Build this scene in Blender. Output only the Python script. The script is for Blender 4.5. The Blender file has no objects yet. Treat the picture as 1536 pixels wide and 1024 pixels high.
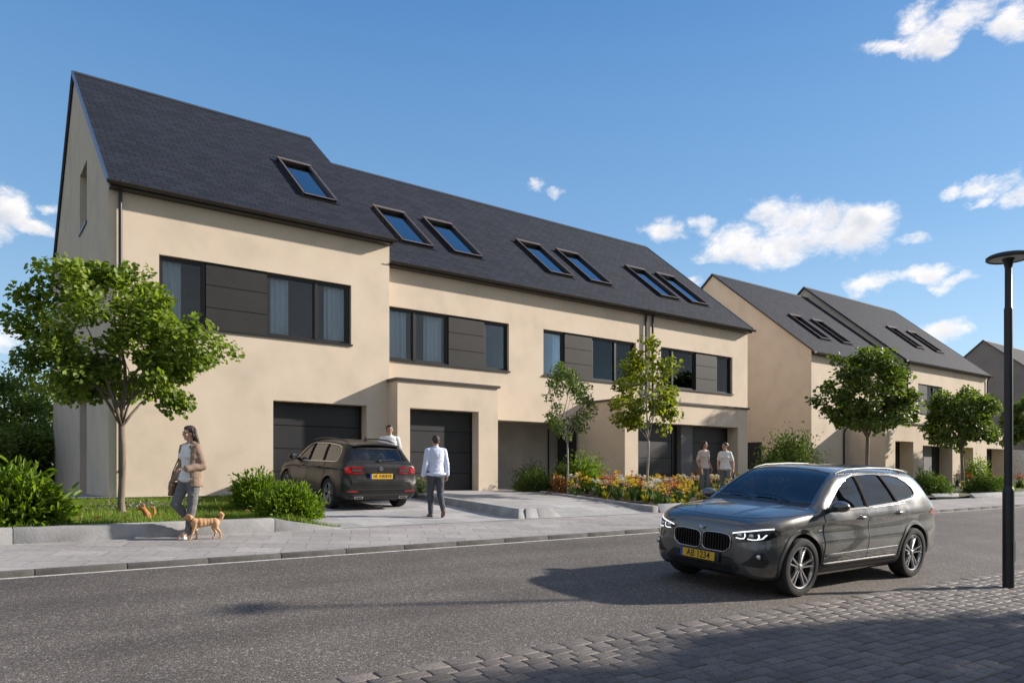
import bpy, bmesh, math, random
import numpy as np
from mathutils import Vector, Matrix, noise
from mathutils.geometry import tessellate_polygon
R = math.radians
random.seed(7); rng = np.random.default_rng(7)
sc = bpy.context.scene; col = sc.collection
SLOPE = .0656; TILT = math.atan(SLOPE)
def g(y): return -1.48 + SLOPE*(y-5.05)          # the sloping site: street rises towards the houses

# ---------------------------------------------------------------- helpers
ORG = {}
def tag(o, label=None, cat=None, group=None, kind=None):
    if label: o['label'] = label
    if cat: o['category'] = cat
    if group: o['group'] = group
    if kind: o['kind'] = kind
    return o
def empty(name, loc, rot=None, label=None, cat=None, group=None, world=False):
    o = bpy.data.objects.new(name, None); col.objects.link(o); o.location = loc; o.empty_display_size = .2
    if rot is not None: o.rotation_euler = rot.to_euler() if isinstance(rot, Matrix) else rot
    ORG[o] = Vector(loc) if world else Vector((0,0,0))
    return tag(o, label, cat, group)
def children(o): return [c for c in bpy.data.objects if c.parent == o]
def copy_tree(o, parent=None, kids=None):
    c = o.copy(); col.objects.link(c)
    if parent: c.parent = parent
    for ch in children(o): copy_tree(ch, c)
    return c
def link_mesh(name, me, mats, parent=None, smooth=None):
    for m in (mats if isinstance(mats, (list, tuple)) else [mats]): me.materials.append(m)
    o = bpy.data.objects.new(name, me); col.objects.link(o)
    if parent is not None: o.parent = parent; ORG[o] = ORG.get(parent, Vector((0,0,0)))
    if smooth is not None:
        me.polygons.foreach_set('use_smooth', [True]*len(me.polygons))
        if smooth < 180: me.set_sharp_from_angle(angle=R(smooth))
    return o
class MB:
    def __init__(s): s.v=[]; s.f=[]; s.m=[]; s.uv={}
    def add(s, vs, fs, mi=0):
        n=len(s.v); s.v += [tuple(v) for v in vs]
        for f in fs: s.f.append([n+i for i in f]); s.m.append(mi)
        return s
    def quad(s,a,b,c,d,mi=0): return s.add([a,b,c,d],[(0,1,2,3)],mi)
    def box(s,x0,x1,y0,y1,z0,z1,mi=0):
        return s.add([(x0,y0,z0),(x1,y0,z0),(x1,y1,z0),(x0,y1,z0),(x0,y0,z1),(x1,y0,z1),(x1,y1,z1),(x0,y1,z1)],
          [(0,3,2,1),(4,5,6,7),(0,1,5,4),(1,2,6,5),(2,3,7,6),(3,0,4,7)],mi)
    def hexa(s,p,mi=0): return s.add(p,[(0,3,2,1),(4,5,6,7),(0,1,5,4),(1,2,6,5),(2,3,7,6),(3,0,4,7)],mi)
    def prism(s,poly,fn,a,b,mi=0):      # poly: 2-D points; fn(u,v,w) -> 3-D point
        n=len(poly); vs=[fn(u,v,a) for u,v in poly]+[fn(u,v,b) for u,v in poly]
        s.add(vs,[tuple(range(n))[::-1],tuple(range(n,2*n))]+[(i,(i+1)%n,n+(i+1)%n,n+i) for i in range(n)],mi); return s
    def tube(s,pts,rad,seg=8,mi=0,cap=True,sx=1):
        pts=[Vector(p) for p in pts]; n=len(pts)
        rad=[rad]*n if not hasattr(rad,'__len__') else rad
        t0=(pts[1]-pts[0]).normalized(); u=t0.orthogonal().normalized(); base=len(s.v)
        for i,p in enumerate(pts):
            t=(pts[min(i+1,n-1)]-pts[max(i-1,0)]).normalized()
            u=(u-t*u.dot(t))
            u=u.normalized() if u.length>1e-6 else t.orthogonal().normalized()
            w=t.cross(u)
            for k in range(seg):
                a=2*math.pi*k/seg; s.v.append(tuple(p+(u*math.cos(a)*sx+w*math.sin(a))*rad[i]))
        for i in range(n-1):
            for k in range(seg):
                a=base+i*seg+k; b=base+i*seg+(k+1)%seg
                s.f.append([a,b,b+seg,a+seg]); s.m.append(mi)
        if cap:
            s.f.append([base+k for k in range(seg)][::-1]); s.m.append(mi)
            s.f.append([base+(n-1)*seg+k for k in range(seg)]); s.m.append(mi)
        return s
    def lathe(s,prof,c,axis='z',seg=24,mi=0,closed=False):   # prof: (r,h)
        base=len(s.v); n=len(prof); c=Vector(c)
        for r,h in prof:
            for k in range(seg):
                a=2*math.pi*k/seg; x,y=r*math.cos(a),r*math.sin(a)
                p={'z':(x,y,h),'y':(x,h,y),'x':(h,x,y)}[axis]
                s.v.append(tuple(c+Vector(p)))
        rr=range(n) if closed else range(n-1)
        for i in rr:
            for k in range(seg):
                j=(i+1)%n
                a=base+i*seg+k; b=base+i*seg+(k+1)%seg; c2=base+j*seg+(k+1)%seg; d=base+j*seg+k
                s.f.append([a,b,c2,d]); s.m.append(mi)
        return s
    def ell(s,c,r,seg=16,rings=10,mi=0,M=None):
        base=len(s.v); c=Vector(c); M=M or Matrix.Identity(3)
        for i in range(rings+1):
            th=math.pi*i/rings
            for k in range(seg):
                a=2*math.pi*k/seg
                s.v.append(tuple(c+M@Vector((r[0]*math.sin(th)*math.cos(a),r[1]*math.sin(th)*math.sin(a),r[2]*math.cos(th)))))
        for i in range(rings):
            for k in range(seg):
                a=base+i*seg+k; b=base+i*seg+(k+1)%seg
                s.f.append([a,a+seg,b+seg,b]); s.m.append(mi)
        return s
    def wall(s,outer,holes,fn,depth,mi=0):      # planar wall with real openings; fn(u,v,w): w grows inwards
        polys=[outer]+holes; flat=[p for q in polys for p in q]
        tris=tessellate_polygon([[Vector((u,v,0)) for u,v in q] for q in polys])
        s.add([fn(u,v,0) for u,v in flat],[tuple(t) for t in tris],mi)
        for h in holes:
            n=len(h)
            for i in range(n):
                a,b=h[i],h[(i+1)%n]
                s.quad(fn(*a,0),fn(*b,0),fn(*b,depth),fn(*a,depth),mi)
        return s
    def build(s,name,mats,parent=None,smooth=None,merge=False):
        me=bpy.data.meshes.new(name); o=ORG.get(parent,Vector((0,0,0))) if parent is not None else Vector((0,0,0))
        me.from_pydata([(v[0]-o[0],v[1]-o[1],v[2]-o[2]) for v in s.v],[],s.f)
        if len(set(s.m))>1: me.polygons.foreach_set('material_index',s.m)
        if s.uv:
            ul=me.uv_layers.new(name='UVMap')
            for p in me.polygons:
                for k,li in enumerate(p.loop_indices):
                    if p.index in s.uv: ul.data[li].uv=s.uv[p.index][k]
        bm=bmesh.new(); bm.from_mesh(me)
        if merge: bmesh.ops.remove_doubles(bm,verts=bm.verts,dist=1e-4)
        bmesh.ops.recalc_face_normals(bm,faces=bm.faces); bm.to_mesh(me); bm.free()
        return link_mesh(name,me,mats,parent,smooth)
def bevel(o,w,seg=2,ang=40):
    me=o.data; bm=bmesh.new(); bm.from_mesh(me)
    es=[e for e in bm.edges if len(e.link_faces)==2 and e.calc_face_angle(0)>R(ang)]
    bmesh.ops.bevel(bm,geom=es,offset=w,segments=seg,affect='EDGES',profile=.5,clamp_overlap=True)
    bm.to_mesh(me); bm.free()
    me.polygons.foreach_set('use_smooth',[True]*len(me.polygons)); me.set_sharp_from_angle(angle=R(35))
    return o
def recto(x0,x1,z0,z1): return [(x0,z0),(x1,z0),(x1,z1),(x0,z1)]

# ---------------------------------------------------------------- materials
def nmat(name):
    m=bpy.data.materials.new(name); m.use_nodes=True; nt=m.node_tree
    return m,nt,nt.nodes['Principled BSDF']
def nd(nt,t,**k):
    n=nt.nodes.new(t)
    for a,b in k.items():
        if a.startswith('i_'): n.inputs[a[2:].replace('_',' ')].default_value=b
        else: setattr(n,a,b)
    return n
def srgb(r,g,b): return tuple(((c/255)/12.92 if c/255<.04045 else ((c/255+.055)/1.055)**2.4) for c in (r,g,b))
def c4(c): return (c[0],c[1],c[2],1)
def pmat(name,c,rough=.6,metal=0,var=.15,scale=4,bump=0,bscale=60,coat=0,spec=.5,c2=None,coord='Object',dist=.01,sheen=0,stretch=(1,1,1)):
    m,nt,b=nmat(name); L=nt.links.new
    b.inputs['Roughness'].default_value=rough; b.inputs['Metallic'].default_value=metal
    b.inputs['Coat Weight'].default_value=coat; b.inputs['Coat Roughness'].default_value=.03
    b.inputs['Specular IOR Level'].default_value=spec
    tc=nd(nt,'ShaderNodeTexCoord'); mp=nd(nt,'ShaderNodeMapping'); mp.inputs['Scale'].default_value=stretch
    L(tc.outputs[coord],mp.inputs[0])
    n=nd(nt,'ShaderNodeTexNoise'); n.inputs['Scale'].default_value=scale; n.inputs['Detail'].default_value=6; n.inputs['Roughness'].default_value=.6
    L(mp.outputs[0],n.inputs[0])
    r=nd(nt,'ShaderNodeMapRange'); r.inputs['From Min'].default_value=.3; r.inputs['From Max'].default_value=.7
    L(n.outputs[0],r.inputs[0])
    mx=nd(nt,'ShaderNodeMix',data_type='RGBA')
    lo=c2 if c2 else tuple(x*(1-var) for x in c); hi=c if c2 else tuple(min(1,x*(1+var)) for x in c)
    mx.inputs['A'].default_value=c4(lo); mx.inputs['B'].default_value=c4(hi)
    L(r.outputs[0],mx.inputs[0]); L(mx.outputs['Result'],b.inputs['Base Color'])
    if bump:
        n2=nd(nt,'ShaderNodeTexNoise'); n2.inputs['Scale'].default_value=bscale; n2.inputs['Detail'].default_value=8
        L(mp.outputs[0],n2.inputs[0]); bp=nd(nt,'ShaderNodeBump'); bp.inputs['Strength'].default_value=bump; bp.inputs['Distance'].default_value=dist
        L(n2.outputs[0],bp.inputs['Height']); L(bp.outputs[0],b.inputs['Normal'])
    return m
def stucco(name,c):
    m,nt,b=nmat(name); L=nt.links.new; b.inputs['Roughness'].default_value=.92; b.inputs['Specular IOR Level'].default_value=.2
    geo=nd(nt,'ShaderNodeNewGeometry')
    n1=nd(nt,'ShaderNodeTexNoise'); n1.inputs['Scale'].default_value=.7; n1.inputs['Detail'].default_value=7; n1.inputs['Roughness'].default_value=.65; n1.inputs['Distortion'].default_value=.6
    mp=nd(nt,'ShaderNodeMapping'); mp.inputs['Scale'].default_value=(1,1,1); L(geo.outputs['Position'],mp.inputs[0])
    n2=nd(nt,'ShaderNodeTexNoise'); n2.inputs['Scale'].default_value=1.3; n2.inputs['Detail'].default_value=6
    n3=nd(nt,'ShaderNodeTexNoise'); n3.inputs['Scale'].default_value=140; n3.inputs['Detail'].default_value=3
    L(geo.outputs['Position'],n1.inputs[0]); L(mp.outputs[0],n2.inputs[0]); L(geo.outputs['Position'],n3.inputs[0])
    a=nd(nt,'ShaderNodeMath',operation='ADD'); L(n1.outputs[0],a.inputs[0]); L(n2.outputs[0],a.inputs[1])
    a2=nd(nt,'ShaderNodeMath',operation='MULTIPLY_ADD'); a2.inputs[1].default_value=.35; L(n3.outputs[0],a2.inputs[0]); L(a.outputs[0],a2.inputs[2])
    cr=nd(nt,'ShaderNodeValToRGB'); e=cr.color_ramp.elements
    e[0].position=.35; e[0].color=c4([x*.80 for x in c]); e[1].position=.8; e[1].color=c4([x*1.05 for x in c])
    mid=cr.color_ramp.elements.new(.55); mid.color=c4([c[0]*.97,c[1]*.95,c[2]*.92])
    dv=nd(nt,'ShaderNodeMath',operation='MULTIPLY'); dv.inputs[1].default_value=.47; L(a2.outputs[0],dv.inputs[0])
    L(dv.outputs[0],cr.inputs[0]); L(cr.outputs[0],b.inputs['Base Color'])
    bp=nd(nt,'ShaderNodeBump'); bp.inputs['Strength'].default_value=.35; bp.inputs['Distance'].default_value=.004
    L(a2.outputs[0],bp.inputs['Height']); L(bp.outputs[0],b.inputs['Normal'])
    return m
def brickmat(name,ca,cb,mortar,w,h,ms,rough,bump=.5,coord='UV',offset=.5,var=.2,rot=0,dist=.01,noisescale=25):
    m,nt,b=nmat(name); L=nt.links.new; b.inputs['Roughness'].default_value=rough
    tc=nd(nt,'ShaderNodeTexCoord'); mp=nd(nt,'ShaderNodeMapping'); mp.inputs['Rotation'].default_value=(0,0,rot); L(tc.outputs[coord],mp.inputs[0])
    b.inputs['Specular IOR Level'].default_value=.25; br=nd(nt,'ShaderNodeTexBrick'); br.offset=offset; br.inputs['Scale'].default_value=1; br.inputs['Brick Width'].default_value=w; br.inputs['Row Height'].default_value=h
    br.inputs['Mortar Size'].default_value=ms; br.inputs['Mortar Smooth'].default_value=.3; br.inputs['Bias'].default_value=0
    br.inputs['Color1'].default_value=c4(ca); br.inputs['Color2'].default_value=c4(cb); br.inputs['Mortar'].default_value=c4(mortar)
    L(mp.outputs[0],br.inputs[0])
    n=nd(nt,'ShaderNodeTexNoise'); n.inputs['Scale'].default_value=noisescale; n.inputs['Detail'].default_value=8; L(mp.outputs[0],n.inputs[0])
    n0=nd(nt,'ShaderNodeTexNoise'); n0.inputs['Scale'].default_value=.8; n0.inputs['Detail'].default_value=5; L(mp.outputs[0],n0.inputs[0])
    ad=nd(nt,'ShaderNodeMath',operation='ADD'); L(n.outputs[0],ad.inputs[0]); L(n0.outputs[0],ad.inputs[1])
    r=nd(nt,'ShaderNodeMapRange'); r.inputs['From Min'].default_value=.6; r.inputs['From Max'].default_value=1.4; r.inputs['To Min'].default_value=1-var; r.inputs['To Max'].default_value=1+var; L(ad.outputs[0],r.inputs[0])
    mx=nd(nt,'ShaderNodeMix',data_type='RGBA',blend_type='MULTIPLY'); mx.inputs[0].default_value=1
    L(br.outputs['Color'],mx.inputs['A']); L(r.outputs[0],mx.inputs['B']); L(mx.outputs['Result'],b.inputs['Base Color'])
    hh=nd(nt,'ShaderNodeMath',operation='MULTIPLY_ADD'); hh.inputs[1].default_value=-1; L(br.outputs['Fac'],hh.inputs[0])
    h2=nd(nt,'ShaderNodeMath',operation='MULTIPLY'); h2.inputs[1].default_value=.35; L(n.outputs[0],h2.inputs[0]); L(h2.outputs[0],hh.inputs[2])
    bp=nd(nt,'ShaderNodeBump'); bp.inputs['Strength'].default_value=bump; bp.inputs['Distance'].default_value=dist
    L(hh.outputs[0],bp.inputs['Height']); L(bp.outputs[0],b.inputs['Normal'])
    return m
def glassmat(name,tint=(.75,.8,.82),refl=.12,rough=.0,k=1.1):
    m=bpy.data.materials.new(name); m.use_nodes=True; nt=m.node_tree; L=nt.links.new
    nt.nodes.remove(nt.nodes['Principled BSDF']); out=nt.nodes['Material Output']
    t=nd(nt,'ShaderNodeBsdfTransparent'); t.inputs[0].default_value=c4(tint)
    gl=nd(nt,'ShaderNodeBsdfGlossy'); gl.inputs['Roughness'].default_value=rough; gl.inputs[0].default_value=(.9,.95,1,1)
    fr=nd(nt,'ShaderNodeFresnel'); fr.inputs[0].default_value=1.5
    a=nd(nt,'ShaderNodeMath',operation='MULTIPLY_ADD'); a.inputs[1].default_value=k; a.inputs[2].default_value=refl; a.use_clamp=True
    tc=nd(nt,'ShaderNodeTexCoord'); n=nd(nt,'ShaderNodeTexNoise'); n.inputs['Scale'].default_value=1.2; L(tc.outputs['Object'],n.inputs[0])
    bp=nd(nt,'ShaderNodeBump'); bp.inputs['Strength'].default_value=.06; bp.inputs['Distance'].default_value=.02; L(n.outputs[0],bp.inputs['Height']); L(bp.outputs[0],gl.inputs['Normal'])
    L(fr.outputs[0],a.inputs[0]); mx=nd(nt,'ShaderNodeMixShader'); L(a.outputs[0],mx.inputs[0]); L(t.outputs[0],mx.inputs[1]); L(gl.outputs[0],mx.inputs[2]); L(mx.outputs[0],out.inputs[0])
    return m
def leafmat(name,ca,cb,trans=.35,rough=.5):
    m,nt,b=nmat(name); L=nt.links.new; b.inputs['Roughness'].default_value=rough; b.inputs['Specular IOR Level'].default_value=.35
    at=nd(nt,'ShaderNodeAttribute'); at.attribute_name='tone'
    mx=nd(nt,'ShaderNodeMix',data_type='RGBA'); mx.inputs['A'].default_value=c4(ca); mx.inputs['B'].default_value=c4(cb); L(at.outputs['Fac'],mx.inputs[0])
    L(mx.outputs['Result'],b.inputs['Base Color'])
    tr=nd(nt,'ShaderNodeBsdfTranslucent'); mm=nd(nt,'ShaderNodeMix',data_type='RGBA',blend_type='MULTIPLY'); mm.inputs[0].default_value=1; mm.inputs['B'].default_value=(1.5,1.6,.6,1)
    L(mx.outputs['Result'],mm.inputs['A']); L(mm.outputs['Result'],tr.inputs[0])
    ms=nd(nt,'ShaderNodeMixShader'); ms.inputs[0].default_value=trans; L(b.outputs[0],ms.inputs[1]); L(tr.outputs[0],ms.inputs[2]); L(ms.outputs[0],nt.nodes['Material Output'].inputs[0])
    return m
MT={}
MT['stucco']=stucco('cream_render',(.69,.59,.48))
MT['stuccogrey']=stucco('grey_render',(.19,.19,.20))
MT['slate']=brickmat('slate',(.010,.0135,.023),(.021,.025,.039),(.004,.004,.005),.34,.19,.012,.8,bump=1,dist=.02,var=.16)
MT['slateplain']=pmat('slate_edge',(.03,.032,.04),rough=.6,var=.2)
MT['zinc']=pmat('verge_zinc',(.10,.13,.19),rough=.35,metal=.6,var=.1)
MT['gutter']=pmat('bronze_gutter',(.055,.045,.042),rough=.4,metal=.3,var=.15)
MT['dark']=pmat('anthracite',(.025,.026,.029),rough=.42,var=.12,scale=9)
MT['frame']=pmat('window_frame_anthracite',(.012,.0125,.014),rough=.38,var=.1)
MT['panel']=pmat('cladding_panel',(.028,.0275,.028),rough=.62,var=.12,scale=2,spec=.25)
MT['garage']=pmat('garage_steel',(.018,.0185,.021),rough=.45,var=.15,scale=1.5,bump=.05,bscale=200)
MT['greypanel']=pmat('grey_panel',(.13,.13,.135),rough=.6,var=.1)
MT['glass']=glassmat('window_glass',(.86,.90,.92),.0)
MT['skyglass']=glassmat('skylight_glass',(.05,.07,.1),.16)
MT['curtain']=pmat('curtain_cloth',(.72,.76,.80),rough=.9,var=.1,stretch=(1,1,.2))
MT['room']=pmat('room_plaster',(.22,.22,.23),rough=.9,var=.1)
MT['hood']=pmat('skylight_hood',(.20,.15,.12),rough=.45,metal=.4,var=.15)
MT['concrete']=pmat('cast_concrete',(.32,.318,.318),rough=.85,var=.22,scale=3,bump=.4,bscale=40,coord='Object')
MT['concretedark']=pmat('recess_concrete',(.40,.37,.33),rough=.9,var=.15,scale=1.5,bump=.3,bscale=30)
# ---------------------------------------------------------------- camera, sun, sky
cam=bpy.data.cameras.new('Camera'); co=bpy.data.objects.new('Camera',cam); col.objects.link(co); sc.camera=co
cam.sensor_width=36; cam.lens=1111/1536*36; cam.shift_y=(709-512)/1536; cam.clip_end=6000; cam.clip_start=.05
co.location=(0,0,0); co.rotation_euler=(R(90),0,math.atan2(.8,.6)-R(90))
SUNV=Vector((1,-.38,.47)).normalized()
sl=bpy.data.lights.new('Sun','SUN'); sl.energy=4.9; sl.angle=R(1.3); sl.color=(1,.915,.81)
so=bpy.data.objects.new('Sun',sl); col.objects.link(so); so.rotation_euler=(-SUNV).to_track_quat('-Z','Y').to_euler(); so.location=(30,-12,20)
w=bpy.data.worlds.new('World'); sc.world=w; w.use_nodes=True
def make_sky():
    nt=w.node_tree; L=nt.links.new; bg=nt.nodes['Background']
    def m(op,a,b=None,c=None,cl=False):
        n=nd(nt,'ShaderNodeMath',operation=op); n.use_clamp=cl
        for i,x in enumerate((a,b,c)):
            if x is None: continue
            if isinstance(x,(int,float)): n.inputs[i].default_value=x
            else: L(x,n.inputs[i])
        return n.outputs[0]
    sky=nd(nt,'ShaderNodeTexSky',sky_type='NISHITA'); sky.sun_disc=False
    sky.sun_elevation=math.asin(SUNV.z); sky.sun_rotation=math.atan2(SUNV.x,SUNV.y); sky.altitude=0; sky.air_density=1.0; sky.dust_density=.25; sky.ozone_density=2.2
    tc=nd(nt,'ShaderNodeTexCoord'); sp=nd(nt,'ShaderNodeSeparateXYZ'); L(tc.outputs['Generated'],sp.inputs[0])
    x,y,z=sp.outputs
    az=m('ARCTAN2',x,y); el=m('DIVIDE',z,m('SQRT',m('ADD',m('MULTIPLY',x,x),m('MULTIPLY',y,y))))
    cb=nd(nt,'ShaderNodeCombineXYZ'); L(az,cb.inputs[0]); L(m('MULTIPLY',el,1.35),cb.inputs[1])
    def noi(scale,off,detail=10,rough=.6):
        mp=nd(nt,'ShaderNodeMapping'); mp.inputs['Location'].default_value=off; L(cb.outputs[0],mp.inputs[0])
        n=nd(nt,'ShaderNodeTexNoise'); n.inputs['Scale'].default_value=scale; n.inputs['Detail'].default_value=detail; n.inputs['Roughness'].default_value=rough; n.inputs['Distortion'].default_value=.35
        L(mp.outputs[0],n.inputs[0]); return n.outputs[0]
    WN=nd(nt,'ShaderNodeTexNoise'); WN.inputs['Scale'].default_value=11; WN.inputs['Detail'].default_value=9; WN.inputs['Roughness'].default_value=.62; L(cb.outputs[0],WN.inputs[0]); ws=nd(nt,'ShaderNodeSeparateColor'); L(WN.outputs['Color'],ws.inputs[0])
    az0,el0=az,el; az=m('ADD',az,m('MULTIPLY',m('SUBTRACT',ws.outputs[0],.5),.075)); el=m('ADD',el,m('MULTIPLY',m('SUBTRACT',ws.outputs[1],.5),.055))
    n1=noi(15,(0,0,0),12,.68); n2=noi(40,(3,1,0),8,.65)
    n1b=noi(15,(-.018,-.014,0),5,.55); n1c=noi(15,(0,0,0),5,.55)
    #   cloud cores: azimuth, elevation ratio, half widths, weight
    CL=[(1.026,0.304,0.074,0.038,1.2),(1.079,0.297,0.041,0.034,1.1),(0.938,0.299,0.049,0.026,1.05),(0.987,0.283,0.068,0.022,1.0),(0.975,0.327,0.032,0.021,0.9),(0.845,0.321,0.033,0.019,0.85),(0.895,0.323,0.017,0.012,0.75),(1.133,0.276,0.02,0.008,0.75),(1.097,0.231,0.028,0.013,0.85),(1.15,0.234,0.031,0.011,0.8),(1.187,0.224,0.023,0.007,0.75),(1.167,0.216,0.018,0.008,0.7),(1.167,0.167,0.028,0.012,0.8),(1.161,0.516,0.044,0.025,1.1),(1.112,0.515,0.036,0.01,0.85),(1.194,0.529,0.039,0.026,1.1),(1.242,0.505,0.028,0.03,1.1),(1.144,0.538,0.021,0.02,0.8),(1.286,0.511,0.052,0.036,1.1),(1.22,0.328,0.028,0.012,0.8),(1.245,0.312,0.026,0.013,0.9),(1.184,0.329,0.01,0.006,0.6),(1.206,0.313,0.012,0.006,0.6),(0.672,0.386,0.016,0.008,0.62),(0.701,0.379,0.014,0.005,0.6),(0.89,0.248,0.015,0.009,0.7),(0.045,0.297,0.029,0.028,1.1),(0.073,0.278,0.024,0.014,0.9),(0.086,0.306,0.013,0.008,0.65),(0.015,0.269,0.035,0.029,1.1),(0.039,0.155,0.033,0.021,0.75),
        (-.5,.45,.2,.1,1.0),(1.6,.4,.2,.1,1.1),(2.1,.35,.25,.1,1.1),(2.9,.3,.2,.09,1.1),(2.6,.6,.2,.1,1.0),(-2.8,.28,.25,.08,1.1),(-2.2,.4,.25,.1,1.1),(-1.5,.3,.3,.1,1.1)]
    tot=None; und=None
    for a,e,ra,re,wt in CL:
        dx=m('DIVIDE',m('SUBTRACT',az,a),ra); dy=m('DIVIDE',m('SUBTRACT',el,e),re)
        s=m('SUBTRACT',1,m('ADD',m('MULTIPLY',dx,dx),m('MULTIPLY',dy,dy)))
        s=m('MULTIPLY',m('MAXIMUM',s,-4.0),wt)
        tot=s if tot is None else m('MAXIMUM',tot,s)
        u=m('MULTIPLY',m('MULTIPLY',m('MAXIMUM',s,0.0),wt),m('MULTIPLY_ADD',dy,-.5,.5))
        und=u if und is None else m('MAXIMUM',und,u)
    d=m('ADD',m('MULTIPLY',tot,.95),m('MULTIPLY',m('SUBTRACT',n1,.5),3.1))
    d=m('ADD',d,m('MULTIPLY',m('SUBTRACT',n2,.5),1.5))
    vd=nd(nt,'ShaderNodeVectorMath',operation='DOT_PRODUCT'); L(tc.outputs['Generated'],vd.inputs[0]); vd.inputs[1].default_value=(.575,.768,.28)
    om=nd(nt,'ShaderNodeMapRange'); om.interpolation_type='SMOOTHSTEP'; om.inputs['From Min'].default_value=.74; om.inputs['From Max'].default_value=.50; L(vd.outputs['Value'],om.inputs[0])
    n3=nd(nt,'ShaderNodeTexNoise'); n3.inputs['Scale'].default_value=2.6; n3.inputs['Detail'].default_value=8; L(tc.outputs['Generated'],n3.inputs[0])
    d=m('MAXIMUM',d,m('ADD',m('MULTIPLY',om.outputs[0],m('MULTIPLY_ADD',m('SUBTRACT',n3.outputs[0],.5),5.0,2.55)),-2.0))  # unseen cloud cover outside the view, added to neutralise the ambient light
    mr=nd(nt,'ShaderNodeMapRange'); mr.interpolation_type='SMOOTHSTEP'; mr.inputs['From Min'].default_value=-.24; mr.inputs['From Max'].default_value=1.15; L(d,mr.inputs[0])
    lit=m('MULTIPLY_ADD',m('SUBTRACT',n1c,n1b),-2.4,1.0)
    sh=m('SUBTRACT',lit,m('MULTIPLY',m('POWER',m('MAXIMUM',und,0),1.0),.75)); sh=m('MINIMUM',m('MAXIMUM',sh,.0),1.0)
    sh=m('MULTIPLY',sh,m('MULTIPLY_ADD',om.outputs[0],-.55,1.0)); cm=nd(nt,'ShaderNodeMix',data_type='RGBA'); k=5.8  # the added off-view clouds are greyed to lower the ambient light
    cm.inputs['A'].default_value=(.70*k,.72*k,.77*k,1); cm.inputs['B'].default_value=(1.12*k,1.06*k,1.02*k,1); L(sh,cm.inputs[0])
    hs=nd(nt,'ShaderNodeHueSaturation'); hs.inputs['Saturation'].default_value=1.12; hs.inputs['Value'].default_value=1.0; L(sky.outputs[0],hs.inputs['Color'])
    gr=nd(nt,'ShaderNodeValToRGB'); e=gr.color_ramp.elements; e[0].position=.0; e[0].color=(.88,.81,.74,1); e[1].position=.7; e[1].color=(.075,.27,.66,1); q=e.new(.12); q.color=(.47,.69,.91,1); q=e.new(.32); q.color=(.24,.475,.80,1); L(el0,gr.inputs[0])
    g5=nd(nt,'ShaderNodeMix',data_type='RGBA',blend_type='MULTIPLY'); g5.inputs[0].default_value=1; L(gr.outputs[0],g5.inputs['A']); g5.inputs['B'].default_value=(5,5,5,1); g5.clamp_result=False
    hz=nd(nt,'ShaderNodeMix',data_type='RGBA'); hz.inputs[0].default_value=.68; L(hs.outputs[0],hz.inputs['A']); L(g5.outputs['Result'],hz.inputs['B'])
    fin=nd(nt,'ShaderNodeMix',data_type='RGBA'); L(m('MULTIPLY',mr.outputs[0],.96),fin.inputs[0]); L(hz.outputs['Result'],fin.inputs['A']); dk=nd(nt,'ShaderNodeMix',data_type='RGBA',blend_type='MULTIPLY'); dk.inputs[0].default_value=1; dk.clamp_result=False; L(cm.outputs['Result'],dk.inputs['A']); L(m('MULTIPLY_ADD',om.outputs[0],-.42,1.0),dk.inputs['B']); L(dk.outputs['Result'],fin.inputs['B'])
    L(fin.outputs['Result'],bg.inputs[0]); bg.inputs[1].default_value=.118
make_sky()
vs=sc.view_settings; vs.view_transform='Standard'; vs.look='None'; vs.exposure=.63; vs.gamma=1
try: vs.use_curve_mapping=False
except Exception: pass

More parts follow.
